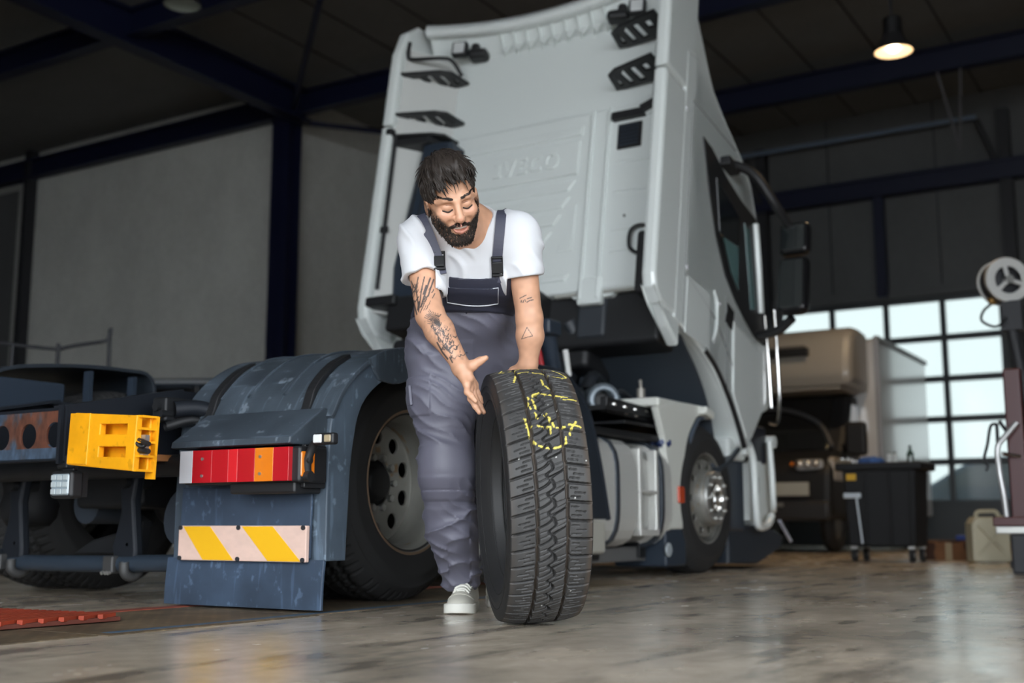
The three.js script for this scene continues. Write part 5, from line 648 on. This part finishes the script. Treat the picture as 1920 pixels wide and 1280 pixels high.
// ---------- jerrycan, cartons, hoist, hose reel ----------
{
  const j = thing('jerrycan', 'yellowed white plastic jerrycan on the floor by the wall', 'canister', 7.1, 0, 1.17, .5);
  const pm = mat(C(.50, .46, .33), .5, 0, { transmission: .15, thickness: 0 });
  mesh('can_body', EX(shape([[-.155, .01], [.155, .01], [.165, .03], [.165, .34], [.14, .38], [.12, .40], [-.02, .40], [-.16, .36], [-.165, .03]]), .2, .02).rotateY(PI / 2).translate(-.1, 0, 0), pm, j);
  mesh('can_handle', TU([[0, .38, -.10], [0, .44, -.08], [0, .45, 0], [0, .445, .08], [0, .39, .11]], .018), pm, j); mesh('can_cap', CY([0, .36, .135], [0, .41, .14], .028, 20), mat(C(.35, .3, .2), .5), j);
  for (const s of [-1, 1]) mesh('can_rib', CY([-.108, .08, s * .11], [-.108, .32, -s * .11], .012, 8), pm, j);
  const cm = mat(0xffffff, .85, 0, { map: tex(128, 128, (u, v, o) => { const k = .8 + .4 * fbm(u, v, 4, 4, 501, 4), b = sm(.55, .6, fbm(u, v, 3, 2, 505, 3)); o[0] = mix(.42, .22, b) * k; o[1] = mix(.28, .13, b) * k; o[2] = mix(.17, .08, b) * k; }) });
  for (const [x, z, w, h, l] of [[7.9, .70, .42, .185, 'low brown carton left of the jerrycan'], [7.6, 1.42, .34, .17, 'low brown carton right of the jerrycan']]) { const c = thing('carton', l, 'carton', x, 0, z, 0, 'brown cartons by the wall'); mesh('carton_body', boxUV(BB(-.14, .14, 0, h, -w / 2, w / 2), 2), cm, c); mesh('carton_flap', BB(-.15, -.13, h - .02, h, -w / 2, w / 2), cm, c); mesh('packing_tape', BB(-.143, -.139, 0, h, -.03, .03), mat(C(.3, .22, .12), .3), c); }
  const bl = thing('cleaning_pad', 'small blue cleaning pad lying on the low brown carton', 'pad', 7.85, .186, .82); mesh('pad', B(.09, .05, .12, 0, .025, 0, .015), mat(C(.02, .05, .22), .6), bl);
  // hose reel on its dark stand
  const r = thing('hose_reel', 'white hose reel high on a dark stand at the right edge', 'hose reel', 6.2, 0, 1.6);
  const RW = mat(C(.52, .52, .50), .5); const rp = new THREE.Matrix4().makeRotationY(-.95).setPosition(0, 2.33, 0), at = g => g.applyMatrix4(rp);
  mesh('reel_disc', at(LZ([[.115, .02], [.18, .03], [.19, .015], [.19, -.015], [.115, -.01], [.115, .02]], 48)), RW, r, 'white reel rim'); mesh('reel_back', at(LZ([[0, -.03], [.17, -.03], [.18, -.12], [0, -.12]], 40)), DARK, r); mesh('reel_disc', at(LZ([[.0, -.13], [.19, -.13], [.19, -.15], [0, -.15]], 40)), RW, r);
  for (let i = 0; i < 3; i++) mesh('reel_spoke', at(B(.15, .035, .02, .075, 0, .02, .006).rotateZ(3.9 + i * 2.09)), RW, r); mesh('reel_hub', at(CY([0, 0, -.02], [0, 0, .05], .035, 20)), STEEL, r);
  mesh('hose_nozzle', mg(CY([-.10, 2.13, -.1], [-.07, 2.17, -.14], .02, 12), new THREE.SphereGeometry(.028, 12, 10).translate(-.09, 2.15, -.12)), mat(C(.35, .2, .06), .4, .6), r, 'brass nozzle'); mesh('hose', TU([[-.09, 2.13, -.12], [-.14, 2.06, -.18], [-.16, 1.98, -.19], [-.12, 1.93, -.1], [-.06, 1.98, -.04], [.0, 2.06, 0]], .011, false, 60), BLACKP, r);
  mesh('reel_stand', mg(BB(-.04, .08, 1.9, 2.15, -.06, .1, .01), CY([0, 2.0, 0], [.06, 1.0, .12], .045), CY([.06, 1.0, .12], [.06, .05, .14], .045), BB(-.15, .25, 0, .05, -.1, .35, .01)), DARK, r);
  // red hydraulic hoist beside it
  const h = thing('workshop_hoist', 'red workshop hoist with bent chromed arms at the right edge', 'hoist', 4.77, 0, 1.76); h.scale.setScalar(.89); const RD = mat(C(.055, .006, .007), .4);
  mesh('hoist_column', BB(.05, .17, .3, 1.6, -.04, .09, .015), RD, h); mesh('hoist_base', mg(BB(-.2, .4, .36, .43, -.14, .3, .01)), RD, h); mesh('base_rail', BB(-.22, .2, .30, .36, -.12, .25, .01), STEEL, h); mesh('base_leg', BB(-.2, .3, 0, .30, -.02, .2, .02), DARK, h);
  mesh('hoist_arm', TU([[.0, 1.16, .05], [-.04, 1.06, -.03], [-.07, .97, -.09], [-.065, .8, -.09], [-.06, .6, -.07], [-.05, .43, -.06]], .022, false, 60), mat(C(.50, .50, .50), .25, .5), h, 'bright bent arm'); mesh('hoist_rail', CY([-.07, .92, -.06], [.05, .90, .05], .016, 10), CHROME, h);
  mesh('hoist_hook', mg(TU([[.02, 1.16, -.10], [-.02, 1.14, -.14], [-.03, 1.0, -.17], [-.04, .88, -.20], [-.02, .83, -.18], [-.03, .79, -.19]], .012), CY([.02, 1.16, -.10], [-.06, .86, -.09], .014, 8), CY([.02, 1.18, -.08], [.10, 1.0, .02], .016, 8)), DARK, h);
}
// ---------- left back: pipe frame and rack ----------
{
  const f = thing('pipe_frame', 'thin black pipe frame standing behind the chassis at far left', 'frame', 1.8, 0, -4.65); const q = (x, y, z) => [x - 1.8, y, z + 4.65];
  mesh('top_rail', TU([q(1.5, 1.74, -5.1), q(1.65, 1.70, -4.85), q(1.787, 1.675, -4.63)], .014), DARK, f); mesh('front_bow', TU([q(1.787, .0, -4.63), q(1.787, 1.6, -4.63), q(1.80, 1.68, -4.6), q(1.97, 1.735, -4.31), q(1.99, 1.72, -4.29), q(1.996, 0, -4.283)], .016, false, 80), DARK, f); mesh('rear_post', CY(q(1.6, 0, -4.93), q(1.6, 1.72, -4.93), .014, 10), DARK, f);
  const r = thing('steel_rack', 'low dark steel rack along the pale wall behind the lorry', 'rack', 6.0, 0, -7.3); const w = (x, y, z) => [x - 6.0, y, z + 7.3];
  for (let i = 0; i < 3; i++) { const y = 2.0 - i * .55; mesh('rack_beam', CY(w(5.2, y, -8.6), w(6.6, y + .02, -6.3), .06, 8), i ? DARK : BLUEB, r); mesh('rack_beam', CY(w(5.6, y, -8.75), w(7.0, y + .02, -6.45), .06, 8), DARK, r); }
  for (const t of [0, .5, 1]) mesh('rack_post', CY(w(mix(5.2, 6.6, t), 0, mix(-8.6, -6.3, t)), w(mix(5.2, 6.6, t), 2.0, mix(-8.6, -6.3, t)), .05, 8), DARK, r);
  mesh('rack_board', (() => { const g = B(2.7, .03, .5, 0, 0, 0, .01, [0, Math.atan2(2.3, -1.4) * 0 - 1.024, 0]); return g.translate(0.1, 2.02, -.1); })(), mat(C(.35, .37, .38), .6), r);
}
// ---------- floor: plates, edge rail, ribbed mat ----------
{
  const pm = mat(0xffffff, .6, .25, { map: tex(256, 256, (u, v, o) => { const d = Math.max(0, Math.sin((u + v) * PI * 24)) * Math.max(0, Math.sin((u - v) * PI * 24)), k = .7 + .6 * fbm(u, v, 6, 6, 601, 4) + .25 * d; o[0] = .40 * k; o[1] = .35 * k; o[2] = .28 * k; }) });
  const p = scene.getObjectByName('floor');
  for (let i = 0; i < 5; i++) mesh('steel_plate', boxUV(BB(-2.6 + i * .95, -2.6 + i * .95 + .94, -.01, .003, -.52, .18 + .03 * (i % 2)), 1.2), pm, p, 'worn brown steel plate');
  mesh('edge_rail', BB(-2.6, 2.1, -.01, .006, -.60, -.53), mat(C(.20, .045, .025), .7), p, 'red painted edge rail'); mesh('paint_line', BB(-1.6, .6, -.01, .0035, .12, .165), mat(C(.05, .10, .16), .7), p, 'faded blue line');
  const m = tag(group('rubber_mat'), 'orange-red ribbed rubber mat lying on the floor at left', 'mat'); m.position.set(-1.75, .006, -3.9); m.rotation.y = -.14;
  const om = mat(0xffffff, .65, 0, { map: tex(128, 128, (u, v, o) => { const k = .75 + .5 * fbm(u, v, 4, 4, 611, 4); o[0] = .60 * k; o[1] = .22 * k; o[2] = .12 * k; }) });
  const sh = [[-.75, -.26], [.16, -.30], [.41, .20], [.36, .235], [-.2, .40], [-.75, .45]];
  mesh('mat_sheet', boxUV(EX(shape(sh), .014, .003).rotateX(-PI / 2), 2), mat(C(.10, .022, .012), .8), m, 'dark red mat base with shade of the rib gaps painted in');  // base colour darkened to paint the shaded gaps between the ribs
  for (let i = 0; i < 34; i++) { const x = -.73 + i * .0335, y1 = x < -.2 ? .43 : mix(.39, .21, (x + .2) / .6), y0 = x < .16 ? -.27 : mix(-.29, .19, (x - .16) / .25); if (y1 - y0 > .03) mesh('mat_rib', boxUV(B(.020, .016, y1 - y0, x, .018, -(y0 + y1) / 2, .003), 2), om, m); }
}
// ---------- outside the gate ----------
{
  const g = mesh('outside_ground', BB(HX1 + .35, 45, -.3, -.02, -25, 25), mat(C(.32, .32, .31), .9)); place(g); g.name = 'outside_ground'; g.userData.kind = 'structure';
  const g2 = mesh('outside_yard', mg(BB(-45, HX0 - .35, -.3, -.02, -30, 30), BB(HX0 - .35, HX1, -.3, -.02, HZ1 + .35, 30)), mat(C(.32, .32, .31), .9)); place(g2); g2.name = 'outside_yard'; g2.userData.kind = 'structure';
  const c = thing('parked_car', 'pale blue car parked outside behind the lowest gate panes', 'car', 18.2, 0, -.5); const bm = mat(C(.16, .26, .36), .3, 0, { clearcoat: .8 });
  mesh('car_body', EX(shape(curvePts([[-2.0, .35], [-2.05, .8], [-1.3, .95], [-.7, 1.42], [.5, 1.45], [1.4, 1.0], [2.1, .85], [2.1, .35]], 50)), 1.7, .08).rotateY(PI / 2).translate(-.85, 0, .3), bm, c); mesh('car_glass', EX(shape(curvePts([[-1.15, .98], [-.65, 1.36], [.45, 1.38], [1.1, 1.0]], 24)), 1.72).rotateY(PI / 2).translate(-.86, 0, .3), mat(C(.3, .38, .42), .1), c);
  for (const z of [-1.0, 1.6]) mesh('car_wheel', new THREE.TorusGeometry(.24, .09, 12, 32).rotateY(PI / 2).translate(-.8, .33, z), RUB, c);
}
renderer.render(scene, camera);
